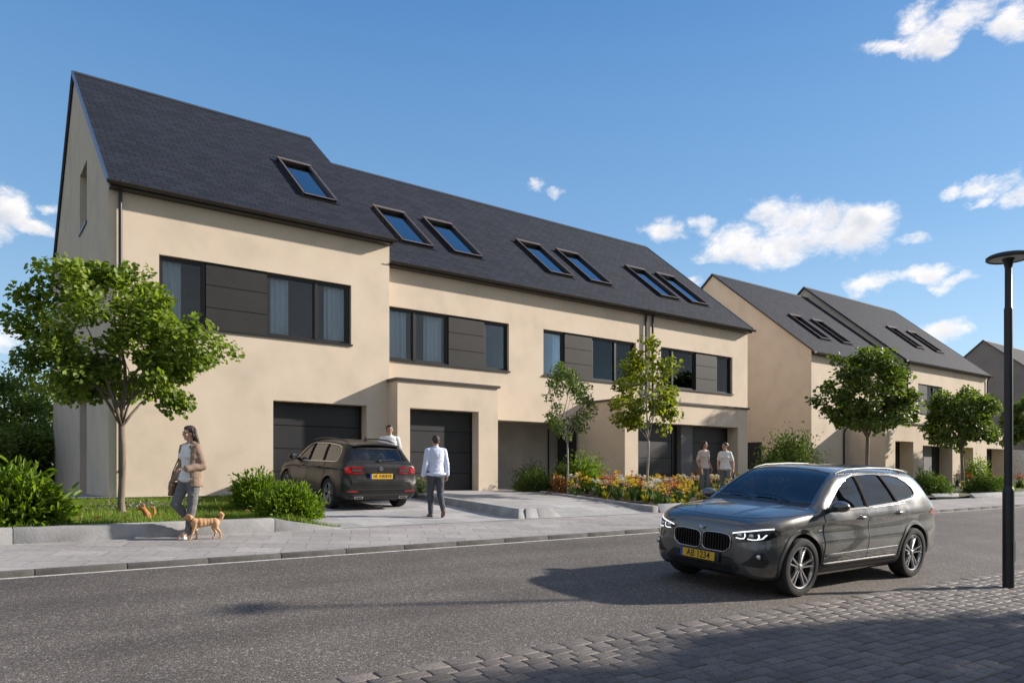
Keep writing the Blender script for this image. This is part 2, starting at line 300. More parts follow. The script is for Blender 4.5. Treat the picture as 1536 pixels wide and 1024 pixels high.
# ---------------------------------------------------------------- the setting
def sheet(name,xs,ys,zf,mat,kind='structure',parent=None):
    b=MB(); nx=len(xs)
    for y in ys:
        for x in xs: b.v.append((x,y,zf(x,y)))
    for j in range(len(ys)-1):
        for i in range(nx-1):
            b.f.append([j*nx+i,j*nx+i+1,(j+1)*nx+i+1,(j+1)*nx+i]); b.m.append(0)
    o=b.build(name,mat,parent)
    if kind: o['kind']=kind
    return o
def gz(x,y):
    return g(min(max(y,-14),19.2))-.14-(.02 if y<19.2 else 0)
MT['soil']=pmat('meadow_ground',(.06,.085,.028),rough=.95,c2=(.085,.07,.04),scale=.6,bump=.5,bscale=12,coord='Object')
sheet('ground',[-2500,-300,-60,-20,0,20,60,120,400,2500],[-2500,-300,-60,-14,0,12,19.2,40,120,600,2500],gz,MT['soil'])
def asphalt():
    m,nt,b=nmat('asphalt'); L=nt.links.new
    geo=nd(nt,'ShaderNodeNewGeometry'); P=geo.outputs['Position']
    v=nd(nt,'ShaderNodeTexVoronoi'); v.inputs['Scale'].default_value=62; L(P,v.inputs[0])
    n=nd(nt,'ShaderNodeTexNoise'); n.inputs['Scale'].default_value=.55; n.inputs['Detail'].default_value=7; L(P,n.inputs[0])
    n2=nd(nt,'ShaderNodeTexNoise'); n2.inputs['Scale'].default_value=42; n2.inputs['Detail'].default_value=5; n2.inputs['Roughness'].default_value=.75; L(P,n2.inputs[0])
    cr=nd(nt,'ShaderNodeValToRGB'); e=cr.color_ramp.elements; e[0].position=.30; e[0].color=(.032,.027,.024,1); e[1].position=.72; e[1].color=(.175,.148,.128,1)
    L(n2.outputs[0],cr.inputs[0])
    spk=nd(nt,'ShaderNodeSeparateColor'); L(v.outputs['Color'],spk.inputs[0])
    st=nd(nt,'ShaderNodeMapRange'); st.inputs['From Min'].default_value=.80; st.inputs['From Max'].default_value=1.; L(spk.outputs[0],st.inputs[0])
    mx=nd(nt,'ShaderNodeMix',data_type='RGBA'); mx.inputs['B'].default_value=(.27,.252,.232,1); L(st.outputs[0],mx.inputs[0]); L(cr.outputs[0],mx.inputs['A'])
    r=nd(nt,'ShaderNodeMapRange'); r.inputs['From Min'].default_value=.3; r.inputs['From Max'].default_value=.7; r.inputs['To Min'].default_value=.78; r.inputs['To Max'].default_value=1.18; L(n.outputs[0],r.inputs[0])
    # long wheel tracks
    mp=nd(nt,'ShaderNodeMapping'); mp.inputs['Scale'].default_value=(.05,1.2,1); L(P,mp.inputs[0]); n3=nd(nt,'ShaderNodeTexNoise'); n3.inputs['Scale'].default_value=1; n3.inputs['Detail'].default_value=4; L(mp.outputs[0],n3.inputs[0])
    r3=nd(nt,'ShaderNodeMapRange'); r3.inputs['From Min'].default_value=.35; r3.inputs['From Max'].default_value=.65; r3.inputs['To Min'].default_value=.84; r3.inputs['To Max'].default_value=1.14; L(n3.outputs[0],r3.inputs[0])
    mu=nd(nt,'ShaderNodeMath',operation='MULTIPLY'); L(r.outputs[0],mu.inputs[0]); L(r3.outputs[0],mu.inputs[1])
    m2=nd(nt,'ShaderNodeMix',data_type='RGBA',blend_type='MULTIPLY'); m2.inputs[0].default_value=1; L(mx.outputs['Result'],m2.inputs['A']); L(mu.outputs[0],m2.inputs['B'])
    L(m2.outputs['Result'],b.inputs['Base Color']); b.inputs['Roughness'].default_value=.82
    ad=nd(nt,'ShaderNodeMath',operation='SUBTRACT'); L(n2.outputs[0],ad.inputs[0]); L(v.outputs['Distance'],ad.inputs[1])
    bp=nd(nt,'ShaderNodeBump'); bp.inputs['Strength'].default_value=.7; bp.inputs['Distance'].default_value=.008; L(ad.outputs[0],bp.inputs['Height']); L(bp.outputs[0],b.inputs['Normal'])
    return m
YK=10.12           # far kerb face
def road_z(y): t=min(max((y-7.6)/2.5,0),1); return g(y)-.035*t*t*(3-2*t)
def near_edge(x): return 5.0-.046*(x-1.9)
sheet('road',[-60,-10,0,6,12,20,60,160],[1.0,4,7,8,8.7,9.4,YK+.02],lambda x,y:road_z(y),asphalt())
MT['linewhite']=pmat('worn_white_line',(.50,.49,.46),rough=.8,var=.35,scale=14)
sheet('road_line',[-60,0,60,160],[YK-.10,YK-.035],lambda x,y:road_z(y)+.004,MT['linewhite'])
MT['kerb']=pmat('kerb_granite',(.10,.093,.088),rough=.85,var=.25,scale=6,bump=.4,bscale=60)
def kerb():
    b=MB(); x=-30
    while x<110:
        l=.96; b.box(x+.003,x+l-.003,YK,YK+.085,-.15,.033+random.uniform(-.003,.003)); x+=l
    b.v=[(x,y,z+g(y)) for x,y,z in b.v]
    o=bevel(b.build('kerb',MT['kerb']),.012,2); o['kind']='structure'
kerb()
MT['paving']=brickmat('pavement_slabs',(.28,.265,.258),(.35,.332,.322),(.15,.143,.136),.62,.40,.006,.85,bump=.6,coord='Object',rot=R(26),var=.28,dist=.006,noisescale=14)
sheet('pavement',[-30,0,20,50,110],[YK+.075,12.32],lambda x,y:g(y)+.03,MT['paving'])
MT['drivepave']=brickmat('driveway_slabs',(.31,.305,.305),(.42,.41,.41),(.17,.165,.165),1.1,.55,.008,.8,bump=.5,coord='Object',rot=R(2),var=.22,dist=.006,noisescale=10)
def drive_z(x,y): return g(y)+.03*max(0,1-(y-12.25)/1.2)+.006
sheet('driveway',[5.2,7.5,9.75],[12.26,13,13.5,16,19.62],drive_z,MT['drivepave'])
def drive2_z(x,y):
    k=min(max((y-12.35)/1.3,0),1); return g(y)+.03+.006+.09*k*min(1,max(0,(18.6-y)/2))
sheet('driveway',[9.74,10.4,11.8,13.5,14.2],[12.3,12.9,13.7,15.5,16.9,18.0,19.0,19.62],lambda x,y:drive2_z(x,y),MT['drivepave'])
# low concrete edging walls
def edging(name,plan,h,label,group=None,base=None,h1=None):
    b=MB(); n=len(plan); vs=[]
    for x,y in plan: vs.append((x,y,g(y)-.1))
    for i,(x,y) in enumerate(plan): vs.append((x,y,g(y)+.03+(h[i] if hasattr(h,'__len__') else h)))
    b.add(vs,[tuple(range(n))[::-1],tuple(range(n,2*n))]+[(i,(i+1)%n,n+(i+1)%n,n+i) for i in range(n)])
    o=bevel(b.build(name,MT['concrete']),.008,2); return tag(o,label,'edging wall',group)
# front garden wall in cast lengths
x=-6.2; k=0; segs=[-6.2,-4.4,-2.6,-1.0,.62,2.9,4.25]
for i in range(len(segs)-1):
    edging('garden_edging',[(segs[i]+.004,12.26),(segs[i+1]-.004,12.26),(segs[i+1]-.004,12.46),(segs[i]+.004,12.46)],.21,'long grey concrete edging block along the lawn front',group='edging blocks of the lawn')
edging('garden_edging',[(4.254,12.26),(5.55,12.26),(5.2,12.46),(4.254,12.46)],[.21,-.01,.0,.21],'grey edging block with sloping end beside the near driveway, under the leafy shrub')
def divider():
    b=MB()
    pr=[(9.38,12.3),(9.62,12.3),(10.08,18.3),(9.84,18.3)]
    vs=[(x,y,g(y)-.1) for x,y in pr]+[(9.56,12.5,g(12.5)+.03+.20),(9.70,12.5,g(12.5)+.23),(10.08,18.3,g(18.3)+.12),(9.86,18.3,g(18.3)+.12)]
    b.hexa(vs)
    o=bevel(b.build('driveway_divider',MT['concrete']),.01,2); tag(o,'long grey concrete upstand rising between the two driveways','edging wall')
    b=MB(); b.hexa([(9.60,12.3,g(12.3)-.1),(10.0,12.3,g(12.3)-.1),(10.0,12.62,g(12.6)-.1),(9.72,12.62,g(12.6)-.1),(9.71,12.45,g(12.45)+.225),(10.0,12.45,g(12.45)+.225),(10.0,12.62,g(12.6)+.225),(9.72,12.62,g(12.6)+.225)])
    b.hexa([(10.008,12.3,g(12.3)-.1),(10.8,12.3,g(12.3)-.1),(10.7,12.62,g(12.6)-.1),(10.008,12.62,g(12.6)-.1),(10.008,12.45,g(12.45)+.225),(10.42,12.45,g(12.45)+.225),(10.4,12.62,g(12.6)+.225),(10.008,12.62,g(12.6)+.225)])
    o=bevel(b.build('edging_end_block',MT['concrete']),.008,2); tag(o,'short wedge-ended concrete block at the street end of the upstand between driveways','edging block')
divider()
# flower bed edging (faces the second driveway, then the pavement)
edging('bed_edging',[(13.55,12.36),(13.75,12.36),(13.88,16.9),(13.70,16.9)],[.16,.16,.14,.14],'dark low kerb along the flower bed facing the empty driveway')
edging('bed_edging',[(13.76,12.28),(14.9,12.28),(14.9,12.5),(13.86,12.5)],[.0,.2,.2,.2],'pale wedge-ended concrete block at the corner of the flower bed')
edging('bed_edging',[(14.91,12.28),(24.5,12.28),(24.5,12.5),(14.91,12.5)],.2,'long concrete edging of the flower bed running behind the silver-grey SUV')
for x0,x1,y0,lab in ((28.9,30.9,12.5,'short pale concrete planter kerb behind the rear of the SUV'),(31.5,34.6,12.2,'pale concrete planter kerb just left of the lamp post foot'),(35.2,43,12.2,'far concrete planter kerb seen right of the lamp post')):
    edging('planter_edging',[(x0+.1,y0),(x1,y0),(x1,y0+.2),(x0+.1,y0+.2)],[.05,.18,.18,.18],lab)
MT['bark']=pmat('garden_soil',(.07,.05,.035),rough=.95,var=.4,scale=9,bump=.9,bscale=25,dist=.03)
def lawn_z(x,y):
    t=min(max((y-12.46)/6.5,0),1); k=min(max((x-4.5)/.85,0),1); k=k*k*(3-2*k)
    return (-.80+.20*t+.03*math.sin(x*1.3+y)+.02*math.sin(2.1*x-1.7*y))*(1-k)+(g(y)+.012)*k
sheet('lawn_soil',list(np.arange(-12,5.6,.5)),list(np.arange(12.44,18.95,.5))+[18.95],lambda x,y:lawn_z(x,y)-.015,pmat('lawn_base',(.075,.11,.022),rough=.95,c2=(.06,.07,.025),scale=2,bump=.5,bscale=30,coord='Object'))
def bed_z(x,y): return g(y)+.03+.13+.05*math.sin(x*1.7)*math.sin(y*1.3)
sheet('flower_bed_soil',list(np.arange(13.78,24.6,.6)),list(np.arange(12.44,17.4,.5)),bed_z,MT['bark'])
sheet('planting_soil',list(np.arange(24.6,60,1.2)),list(np.arange(12.42,19.6,.7)),lambda x,y:bed_z(x,y)-.06,MT['soil'])
MT['path']=pmat('house_path',(.26,.265,.28),rough=.85,var=.15,scale=3)
sheet('path',[-.7,2.79],[18.95,22,26,34],lambda x,y:-.555-.002*(y-19),MT['path'])
sheet('path',[2.7,6.6],[18.94,19.3],lambda x,y:-.56,MT['path'])
sheet('path',[9.7,13.2],[18.2,19.6],lambda x,y:g(min(y,19.2))+.012,MT['path'])
sheet('path',[13.15,28],[17.3,22],lambda x,y:g(min(y,19.2))+.016,MT['path'])
# near pavement of real setts
def setts():
    n0=MB(); hgt=[]; rows=22; s=.225; dpt=.128; gap=.006; V=[];F=[];T=[]
    for r in range(rows+1):
        x=.2-(s*.5 if r%2 else 0)+random.uniform(-.02,.02); edge=(r==0); ln=s*1.3 if edge else s; dd=.15 if edge else dpt
        off=0 if edge else .15+(r-1)*dpt
        while x<30:
            l=ln*random.uniform(.9,1.1)
            y1=near_edge(x+l/2)-off
            if x+l>y1*.28 and (x<16 or r<13):
                h=.028+random.uniform(-.003,.003); tx=random.uniform(-.016,.016); ty=random.uniform(-.016,.016)
                a=gap*.5; j=lambda:random.uniform(-.004,.004)
                ya,yb=near_edge(x)-off,near_edge(x+l)-off; c=[(x+a+j(),ya-dd+a+j()),(x+l-a+j(),yb-dd+a+j()),(x+l-a+j(),yb-a+j()),(x+a+j(),ya-a+j())]
                cx=x+l/2; cy=y1-dd/2; b=len(V)
                for (k,(ins,zz)) in enumerate(((0,-.05),(0,.0),(.006,.009),(.018,.0125))):
                    for px,py in c:
                        qx=px+(cx-px)*ins/(l*.5); qy=py+(cy-py)*ins/(dd*.5)
                        V.append((qx,qy,g(qy)+h-.012+zz+((qx-cx)*tx+(qy-cy)*ty if k else 0)))
                for k in range(3):
                    for i in range(4):
                        F.append((b+k*4+i,b+k*4+(i+1)%4,b+k*4+4+(i+1)%4,b+k*4+4+i))
                F.append((b+12,b+13,b+14,b+15)); T+= [(1.3 if edge else 1)*random.uniform(.62,1.18)]*13
            x+=l
    me=bpy.data.meshes.new('near_pavement'); me.from_pydata(V,[],F)
    at=me.attributes.new('tone','FLOAT','FACE'); at.data.foreach_set('value',T)
    m,nt,b=nmat('granite_setts'); L=nt.links.new; b.inputs['Roughness'].default_value=.72
    a=nd(nt,'ShaderNodeAttribute'); a.attribute_name='tone'; geo=nd(nt,'ShaderNodeNewGeometry')
    n=nd(nt,'ShaderNodeTexNoise'); n.inputs['Scale'].default_value=38; n.inputs['Detail'].default_value=8; n.inputs['Roughness'].default_value=.7; L(geo.outputs['Position'],n.inputs[0])
    n1=nd(nt,'ShaderNodeTexNoise'); n1.inputs['Scale'].default_value=1.4; n1.inputs['Detail'].default_value=3; L(geo.outputs['Position'],n1.inputs[0])
    cr=nd(nt,'ShaderNodeValToRGB'); e=cr.color_ramp.elements; e[0].position=.3; e[0].color=(.075,.065,.058,1); e[1].position=.75; e[1].color=(.215,.185,.163,1); L(n.outputs[0],cr.inputs[0])
    k=nd(nt,'ShaderNodeMath',operation='MULTIPLY_ADD'); k.inputs[1].default_value=.5; L(n1.outputs[0],k.inputs[0]); L(a.outputs['Fac'],k.inputs[2])
    k2=nd(nt,'ShaderNodeMath',operation='MULTIPLY'); k2.inputs[1].default_value=.8; L(k.outputs[0],k2.inputs[0])
    mx=nd(nt,'ShaderNodeMix',data_type='RGBA',blend_type='MULTIPLY'); mx.inputs[0].default_value=1; L(cr.outputs[0],mx.inputs['A']); L(k2.outputs[0],mx.inputs['B']); L(mx.outputs['Result'],b.inputs['Base Color'])
    bp=nd(nt,'ShaderNodeBump'); bp.inputs['Strength'].default_value=.7; bp.inputs['Distance'].default_value=.006; L(n.outputs[0],bp.inputs['Height']); L(bp.outputs[0],b.inputs['Normal'])
    o=link_mesh('near_pavement',me,m,None,50); o['kind']='structure'
setts()
MT['joint']=pmat('joint_sand',(.03,.068,.06),rough=.95,var=.3,scale=20,bump=.5,bscale=90)
b=MB(); xs=[-20,0,5,10,15,20,30,45]
for i in range(len(xs)-1):
    b.quad((xs[i],-3,g(-3)+.010),(xs[i+1],-3,g(-3)+.010),(xs[i+1],near_edge(xs[i+1])-.004,g(near_edge(xs[i+1]))+.010),(xs[i],near_edge(xs[i])-.004,g(near_edge(xs[i]))+.010))
o=b.build('near_pavement_bed',MT['joint']); o['kind']='structure'
b=MB()
# ---------------------------------------------------------------- buildings
def fwall(y): return lambda u,v,w:(u,y+w,v)           # facade facing the street
def gwall(x): return lambda u,v,w:(x+w,u,v)           # gable facing left
def window_unit(root,x0,x1,z0,z1,y,mull=(),curt=(),fw=.06):
    b=MB(); d0,d1=y+.10,y+.19
    b.box(x0,x1,d0,d1,z0,z0+fw); b.box(x0,x1,d0,d1,z1-fw,z1)
    b.box(x0,x0+fw,d0,d1,z0+fw,z1-fw); b.box(x1-fw,x1,d0,d1,z0+fw,z1-fw)
    ed=[x0+fw]+[m for m in mull for _ in (0,1)]+[x1-fw]
    for m in mull: b.box(m-fw*.75,m+fw*.75,d0-.012,d1,z0+fw,z1-fw)
    # inner sashes
    xs=[x0+fw]+list(mull)+[x1-fw]
    for i in range(len(xs)-1):
        a=xs[i]+(fw*.75 if i else 0); c=xs[i+1]-(fw*.75 if i<len(xs)-2 else 0); s=.035
        b.box(a,c,d0+.02,d1-.01,z0+fw,z0+fw+s); b.box(a,c,d0+.02,d1-.01,z1-fw-s,z1-fw)
        b.box(a,a+s,d0+.02,d1-.01,z0+fw+s,z1-fw-s); b.box(c-s,c,d0+.02,d1-.01,z0+fw+s,z1-fw-s)
    wn=b.build('window',MT['frame'],root)
    for i in range(len(xs)-1):
        p=MB(); p.box(xs[i]+.03,xs[i+1]-.03,y+.145,y+.155,z0+fw+.01,z1-fw-.01); p.build('pane',MT['glass'],wn)
    for (ca,cb) in curt:
        c=MB(); n=max(8,int((cb-ca)*46)); top=[];bot=[]
        for i in range(n+1):
            x=ca+(cb-ca)*i/n; yy=y+.28+.045*math.sin(i*.95)+.018*math.sin(i*.41+1)
            c.v+= [(x,yy,z0+.02),(x+.01*math.sin(i*.7),yy,z1-.04)]
        for i in range(n): c.f.append([2*i,2*i+2,2*i+3,2*i+1]); c.m.append(0)
        c.build('curtain',MT['curtain'],wn,180)
    return wn
def sill(root,x0,x1,z,y):
    b=MB(); b.box(x0-.03,x1+.03,y-.05,y+.12,z-.035,z+.012); b.build('sill',MT['frame'],root)
def panel_boards(root,x0,x1,z0,z1,y):
    b=MB(); h=(z1-z0)/3
    for i in range(3): b.box(x0+.012,x1-.012,y+.05,y+.12,z0+i*h+.008,z0+(i+1)*h-.008)
    b.box(x0,x1,y+.12,y+.2,z0,z1)
    b.build('cladding_panel',MT['panel'],root)
def room(root,x0,x1,z0,z1,y,d=2.4):
    b=MB(); b.quad((x0-.6,y+d,z0-.7),(x1+.6,y+d,z0-.7),(x1+.6,y+d,z1+.3),(x0-.6,y+d,z1+.3))
    b.quad((x0-.6,y+.25,z0-.7),(x1+.6,y+.25,z0-.7),(x1+.6,y+d,z0-.7),(x0-.6,y+d,z0-.7)); b.quad((x0-.6,y+.25,z1+.3),(x1+.6,y+.25,z1+.3),(x1+.6,y+d,z1+.3),(x0-.6,y+d,z1+.3))
    b.quad((x1+.6,y+.25,z0-.7),(x1+.6,y+d,z0-.7),(x1+.6,y+d,z1+.3),(x1+.6,y+.25,z1+.3)); b.quad((x0-.6,y+.25,z0-.7),(x0-.6,y+d,z0-.7),(x0-.6,y+d,z1+.3),(x0-.6,y+.25,z1+.3))
    b.build('interior_room',MT['room'],root)
def garage_door(root,x0,x1,z0,z1,y,n=4,mat='garage'):
    b=MB(); h=(z1-z0)/n
    for i in range(n): b.box(x0+.05,x1-.05,y,y+.05,z0+i*h+.006,z0+(i+1)*h-.006)
    d=bevel(b.build('garage_door',MT[mat],root),.006,1)
    b=MB(); b.box(x0,x0+.05,y-.03,y+.06,z0,z1); b.box(x1-.05,x1,y-.03,y+.06,z0,z1); b.box(x0+.05,x1-.05,y-.03,y+.02,z1-.05,z1)
    b.box(x0+.05,x1-.05,y+.052,y+.07,z0,z1)
    b.build('door_frame',MT['frame'],d); return d
def roof(root,x0,x1,yf,yb,ze,yr,zr,ov=.30,verge=.07,th=.16,mat='slate',gut=True,vmat='zinc',rtrim=True):
    m=(zr-ze)/(yr-yf); mb=(zr-ze)/(yb-yr); b=MB(); c=math.hypot(1,m)
    fe=(yf-ov,ze-ov*m); be=(yb+ov,ze-ov*mb); X0,X1=x0-verge,x1+verge
    prof=[(fe[0],fe[1]+.10),(yr,zr+.10),(be[0],be[1]+.10),(be[0],be[1]+.03),(yr,zr+.03),(fe[0],fe[1]+.03)]
    n=6; vs=[(X0,y,z) for y,z in prof]+[(X1,y,z) for y,z in prof]
    b.add(vs,[(0,1,7,6),(1,2,8,7)],0)
    L1=math.hypot(yr-fe[0],zr-fe[1]); L2=math.hypot(be[0]-yr,zr-be[1])
    b.uv={0:[(X0,0),(X0,L1),(X1,L1),(X1,0)],1:[(X0,L2),(X0,0),(X1,0),(X1,L2)]}
    b.add(vs,[(2,3,9,8),(3,4,10,9),(4,5,11,10),(5,0,6,11)],1)
    b.add(vs,[(0,5,4,1),(1,4,3,2),(6,7,10,11),(7,8,9,10)],1)
    me=bpy.data.meshes.new('roof'); o=ORG[root]
    me.from_pydata([(v[0]-o[0],v[1]-o[1],v[2]-o[2]) for v in b.v],[],b.f); me.polygons.foreach_set('material_index',b.m)
    ul=me.uv_layers.new(name='UVMap')
    for p in me.polygons:
        if p.index in b.uv:
            for k,li in enumerate(p.loop_indices): ul.data[li].uv=b.uv[p.index][k]
    bm=bmesh.new(); bm.from_mesh(me); bmesh.ops.recalc_face_normals(bm,faces=bm.faces); bm.to_mesh(me); bm.free()
    ro=link_mesh('roof',me,[MT[mat],MT['slateplain']],root)
    # verge trims and ridge cap
    for xx,nm in ((X0,-1),(X1,1)):
        if nm==1 and not rtrim: continue
        t=MB()
        for (ya,za),(yb_,zb_) in ((fe,(yr,zr)),((yr,zr),be)):
            t.hexa([(xx-.02,ya,za+.01),(xx+.03,ya,za+.01),(xx+.03,yb_,zb_+.01),(xx-.02,yb_,zb_+.01),(xx-.02,ya,za+.125),(xx+.03,ya,za+.125),(xx+.03,yb_,zb_+.125),(xx-.02,yb_,zb_+.125)])
        t.build('verge_trim',MT[vmat],ro)
    t=MB(); t.prism([(yr-.12,zr+.10-.12*m+.018),(yr,zr+.135),(yr+.12,zr+.10-.12*mb+.018),(yr,zr+.09)],lambda u,v,w:(w,u,v),X0+.031,X1-.021); t.build('ridge_cap',MT['slateplain'],ro)
    if gut:
        t=MB(); pr=[(.075*math.cos(a),.075*math.sin(a)) for a in [math.pi+math.pi*i/8 for i in range(9)]]
        pr+= [(.062*math.cos(a),.062*math.sin(a)) for a in [2*math.pi-math.pi*i/8 for i in range(9)]]
        t.prism(pr,lambda u,v,w:(w,fe[0]-.05+u,fe[1]+.06+v),X0+.0,X1-.0); t.build('gutter',MT['gutter'],ro,40)
        t=MB(); t.box(X0+.07,X1-.07,fe[0]+.03,fe[0]+.05,fe[1]-.05,fe[1]+.028); t.box(X0+.07,X1-.07,fe[0]+.05,yf-.002,fe[1]-.05,fe[1]-.02); t.build('soffit',MT['gutter'],ro)
    return ro,m
def skylight(root,x0,s0,wd,ln,yf,ze,m,mat='skyglass'):
    c=math.hypot(1,m)
    def P(x,s,h): return (x,yf+s/c-h*m/c,ze+.10+s*m/c+h/c)
    def bx(b,xa,xb,sa,sb,ha,hb): b.hexa([P(xa,sa,ha),P(xb,sa,ha),P(xb,sb,ha),P(xa,sb,ha),P(xa,sa,hb),P(xb,sa,hb),P(xb,sb,hb),P(xa,sb,hb)])
    b=MB(); f=.085; x1=x0+wd; s1=s0+ln
    bx(b,x0,x0+f,s0+f,s1-f,-.05,.10); bx(b,x1-f,x1,s0+f,s1-f,-.05,.10); bx(b,x0,x1,s0,s0+f,-.05,.085); bx(b,x0,x1,s1-f,s1,-.05,.10)
    bx(b,x0-.07,x0,s0-.1,s1+.06,-.02,.022); bx(b,x1,x1+.07,s0-.1,s1+.06,-.02,.022); bx(b,x0,x1,s0-.1,s0,-.02,.02)
    k=b.build('skylight',MT['frame'],root)
    b=MB(); bx(b,x0+f,x1-f,s0+f,s1-f,-.01,.02); b.build('pane',MT[mat],k)
    b=MB(); bx(b,x0-.03,x1+.03,s1-.10,s1+.07,.101,.13); bx(b,x0-.03,x1+.03,s1+.02,s1+.07,-.02,.10); b.build('hood',MT['hood'],k)
    b=MB(); bx(b,x0-.012,x0+.03,s0,s1-.1,.101,.115); bx(b,x1-.03,x1+.012,s0,s1-.1,.101,.115); bx(b,x0-.012,x1+.012,s0-.02,s0+.05,.086,.10); b.build('cover_strip',MT['hood'],k)
def downpipe(root,x,y,zt,zb,r=.042):
    b=MB(); b.tube([(x,y-.22,zt+.02),(x,y-.2,zt-.08),(x,y-.08,zt-.24),(x,y-.07,zt-.4),(x,y-.07,zb)],r,12)
    z=zb+.8
    while z<zt-.6: b.lathe([(r+.001,-.015),(r+.012,-.015),(r+.012,.015),(r+.001,.015)],(x,y-.07,z),'z',12); b.box(x-.012,x+.012,y-.035,y+.01,z-.012,z+.012); z+=1.55
    b.build('downpipe',MT['dark'],root,40)
FL=-.75
# -- the tall end house
tall=empty('end_house',(6.4,25.3,FL),None,'tall cream rendered end house at the left with steep slate roof and one skylight','house',world=True)
Y0=19.2; ZE=6.8
YB=31.4; YR=25.3; ZR=11.75
b=MB()
b.wall(recto(2.8,9.98,FL,ZE+.05),[recto(3.87,8.80,3.56,5.22),recto(6.61,9.27,FL+.16,1.90)],fwall(Y0),.36)
m_=(ZR-ZE)/(YR-Y0)
b.wall([(Y0,FL),(YB,FL),(YB,ZE),(YR,ZR),(Y0,ZE)],[[(22.75,6.75),(24.15,6.75),(24.15,8.40),(22.75,8.40)][::1],[(22.8,FL+.15),(24.2,FL+.15),(24.2,2.05),(22.8,2.05)]],gwall(2.8),.30)
b.wall([(Y0,FL),(YB,FL),(YB,ZE),(YR,ZR),(Y0,ZE)],[],gwall(9.98),.3)
b.quad((2.8,YB,FL),(9.98,YB,FL),(9.98,YB,ZE),(2.8,YB,ZE))
wl=b.build('wall',MT['stucco'],tall,merge=False)
ro,m_=roof(tall,2.8,9.98,Y0,YB,ZE,YR,ZR,ov=.28,rtrim=False)
skylight(ro,7.86,1.50,1.0,2.68,Y0,ZE,m_)
window_unit(tall,3.87,4.94,3.56,5.22,Y0,(),[(3.9,4.42)])
panel_boards(tall,4.94,6.47,3.56,5.22,Y0)
window_unit(tall,6.47,8.76,3.56,5.22,Y0,(7.82,),[(6.52,7.12),(8.12,8.72)])
b=MB(); b.box(8.76,8.80,Y0+.1,Y0+.19,3.56,5.22); b.build('window_trim',MT['frame'],tall)
sill(tall,3.87,8.80,3.56,Y0); room(tall,3.9,8.7,3.56,5.22,Y0)
b=MB(); b.lathe([(.0,.06),(.2,.05),(.22,0),(.2,-.05),(.0,-.03)],(7.35,Y0+1.5,4.78),'z',16); b.tube([(7.35,Y0+1.5,4.8),(7.35,Y0+1.5,5.5)],.012,6); b.build('ceiling_lamp',MT['frame'],tall,40)
garage_door(tall,6.61,9.27,FL+.16,1.90,Y0+.36)
downpipe(tall,3.03,Y0,ZE-.1,FL)
b=MB(); b.box(2.8+.02,2.8+.3,22.75,24.15,6.70,6.77); b.box(2.76,2.82,22.72,24.18,6.69,6.765); b.build('sill',MT['zinc'],tall)
b=MB(); b.box(3.02,3.08,22.75,24.15,6.77,8.4); gw=b.build('window',MT['frame'],tall)
b=MB(); b.box(3.0,3.015,22.85,24.05,6.87,8.3); b.build('pane',MT['skyglass'],gw)
b=MB(); b.box(3.0,3.06,22.8,24.2,FL+.15,2.05); dd=b.build('side_door',MT['dark'],tall); b=MB(); b.box(2.93,2.99,23.0,23.03,.3,1.3); b.build('handle',MT['frame'],dd)
# -- the terrace
Y1=19.5; ZL=6.28; XR=27.35
ter=empty('terraced_building',(18.6,25.4,FL),None,'long cream terrace in the middle with six skylights and dark window bands','house',world=True)
b=MB(); yb1=31.3; yr1=25.45; zr1=11.12
b.wall(recto(9.985,XR,FL,ZL+.05),[recto(10.08,14.50,3.32,4.89),recto(15.96,20.45,3.32,4.89),recto(21.84,26.30,3.32,4.89),recto(14.0,17.79,FL+.1,1.72)],fwall(Y1),.25)
b.wall([(Y1,FL),(yb1,FL),(yb1,ZL),(yr1,zr1),(Y1,ZL)],[],gwall(XR),.3)
b.quad((9.985,yb1,FL),(XR,yb1,FL),(XR,yb1,ZL),(9.985,yb1,ZL))
b.build('wall',MT['stucco'],ter)
ro,m1=roof(ter,9.99+.07,XR,Y1,yb1,ZL,yr1,zr1,ov=.28)
for x0 in (11.05,12.95,17.0,18.98,22.85,24.75): skylight(ro,x0,1.22,1.12,2.55,Y1,ZL,m1)
# window bands
window_unit(ter,10.08,12.2,3.32,4.89,Y1,(11.02,),[(10.12,10.85),(11.45,12.1)]); panel_boards(ter,12.2,13.56,3.32,4.89,Y1); window_unit(ter,13.56,14.50,3.32,4.89,Y1,(),[(13.62,13.8)])
window_unit(ter,15.96,16.95,3.32,4.89,Y1,(),[(16.62,16.9)]); panel_boards(ter,16.95,18.27,3.32,4.89,Y1); window_unit(ter,18.27,20.45,3.32,4.89,Y1,(19.45,),[(18.3,18.75),(20.0,20.42)])
window_unit(ter,21.84,23.98,3.32,4.89,Y1,(22.6,),[(21.9,22.4),(22.65,23.4)]); panel_boards(ter,23.98,25.33,3.32,4.89,Y1); window_unit(ter,25.33,26.30,3.32,4.89,Y1,(),[(25.4,25.75)])
for a,c in ((10.08,14.5),(15.96,20.45),(21.84,26.3)): sill(ter,a,c,3.32,Y1); room(ter,a+.05,c-.05,3.32,4.89,Y1)
downpipe(ter,20.93,Y1,ZL-.1,1.0); downpipe(ter,21.3,Y1,ZL-.1,1.0)
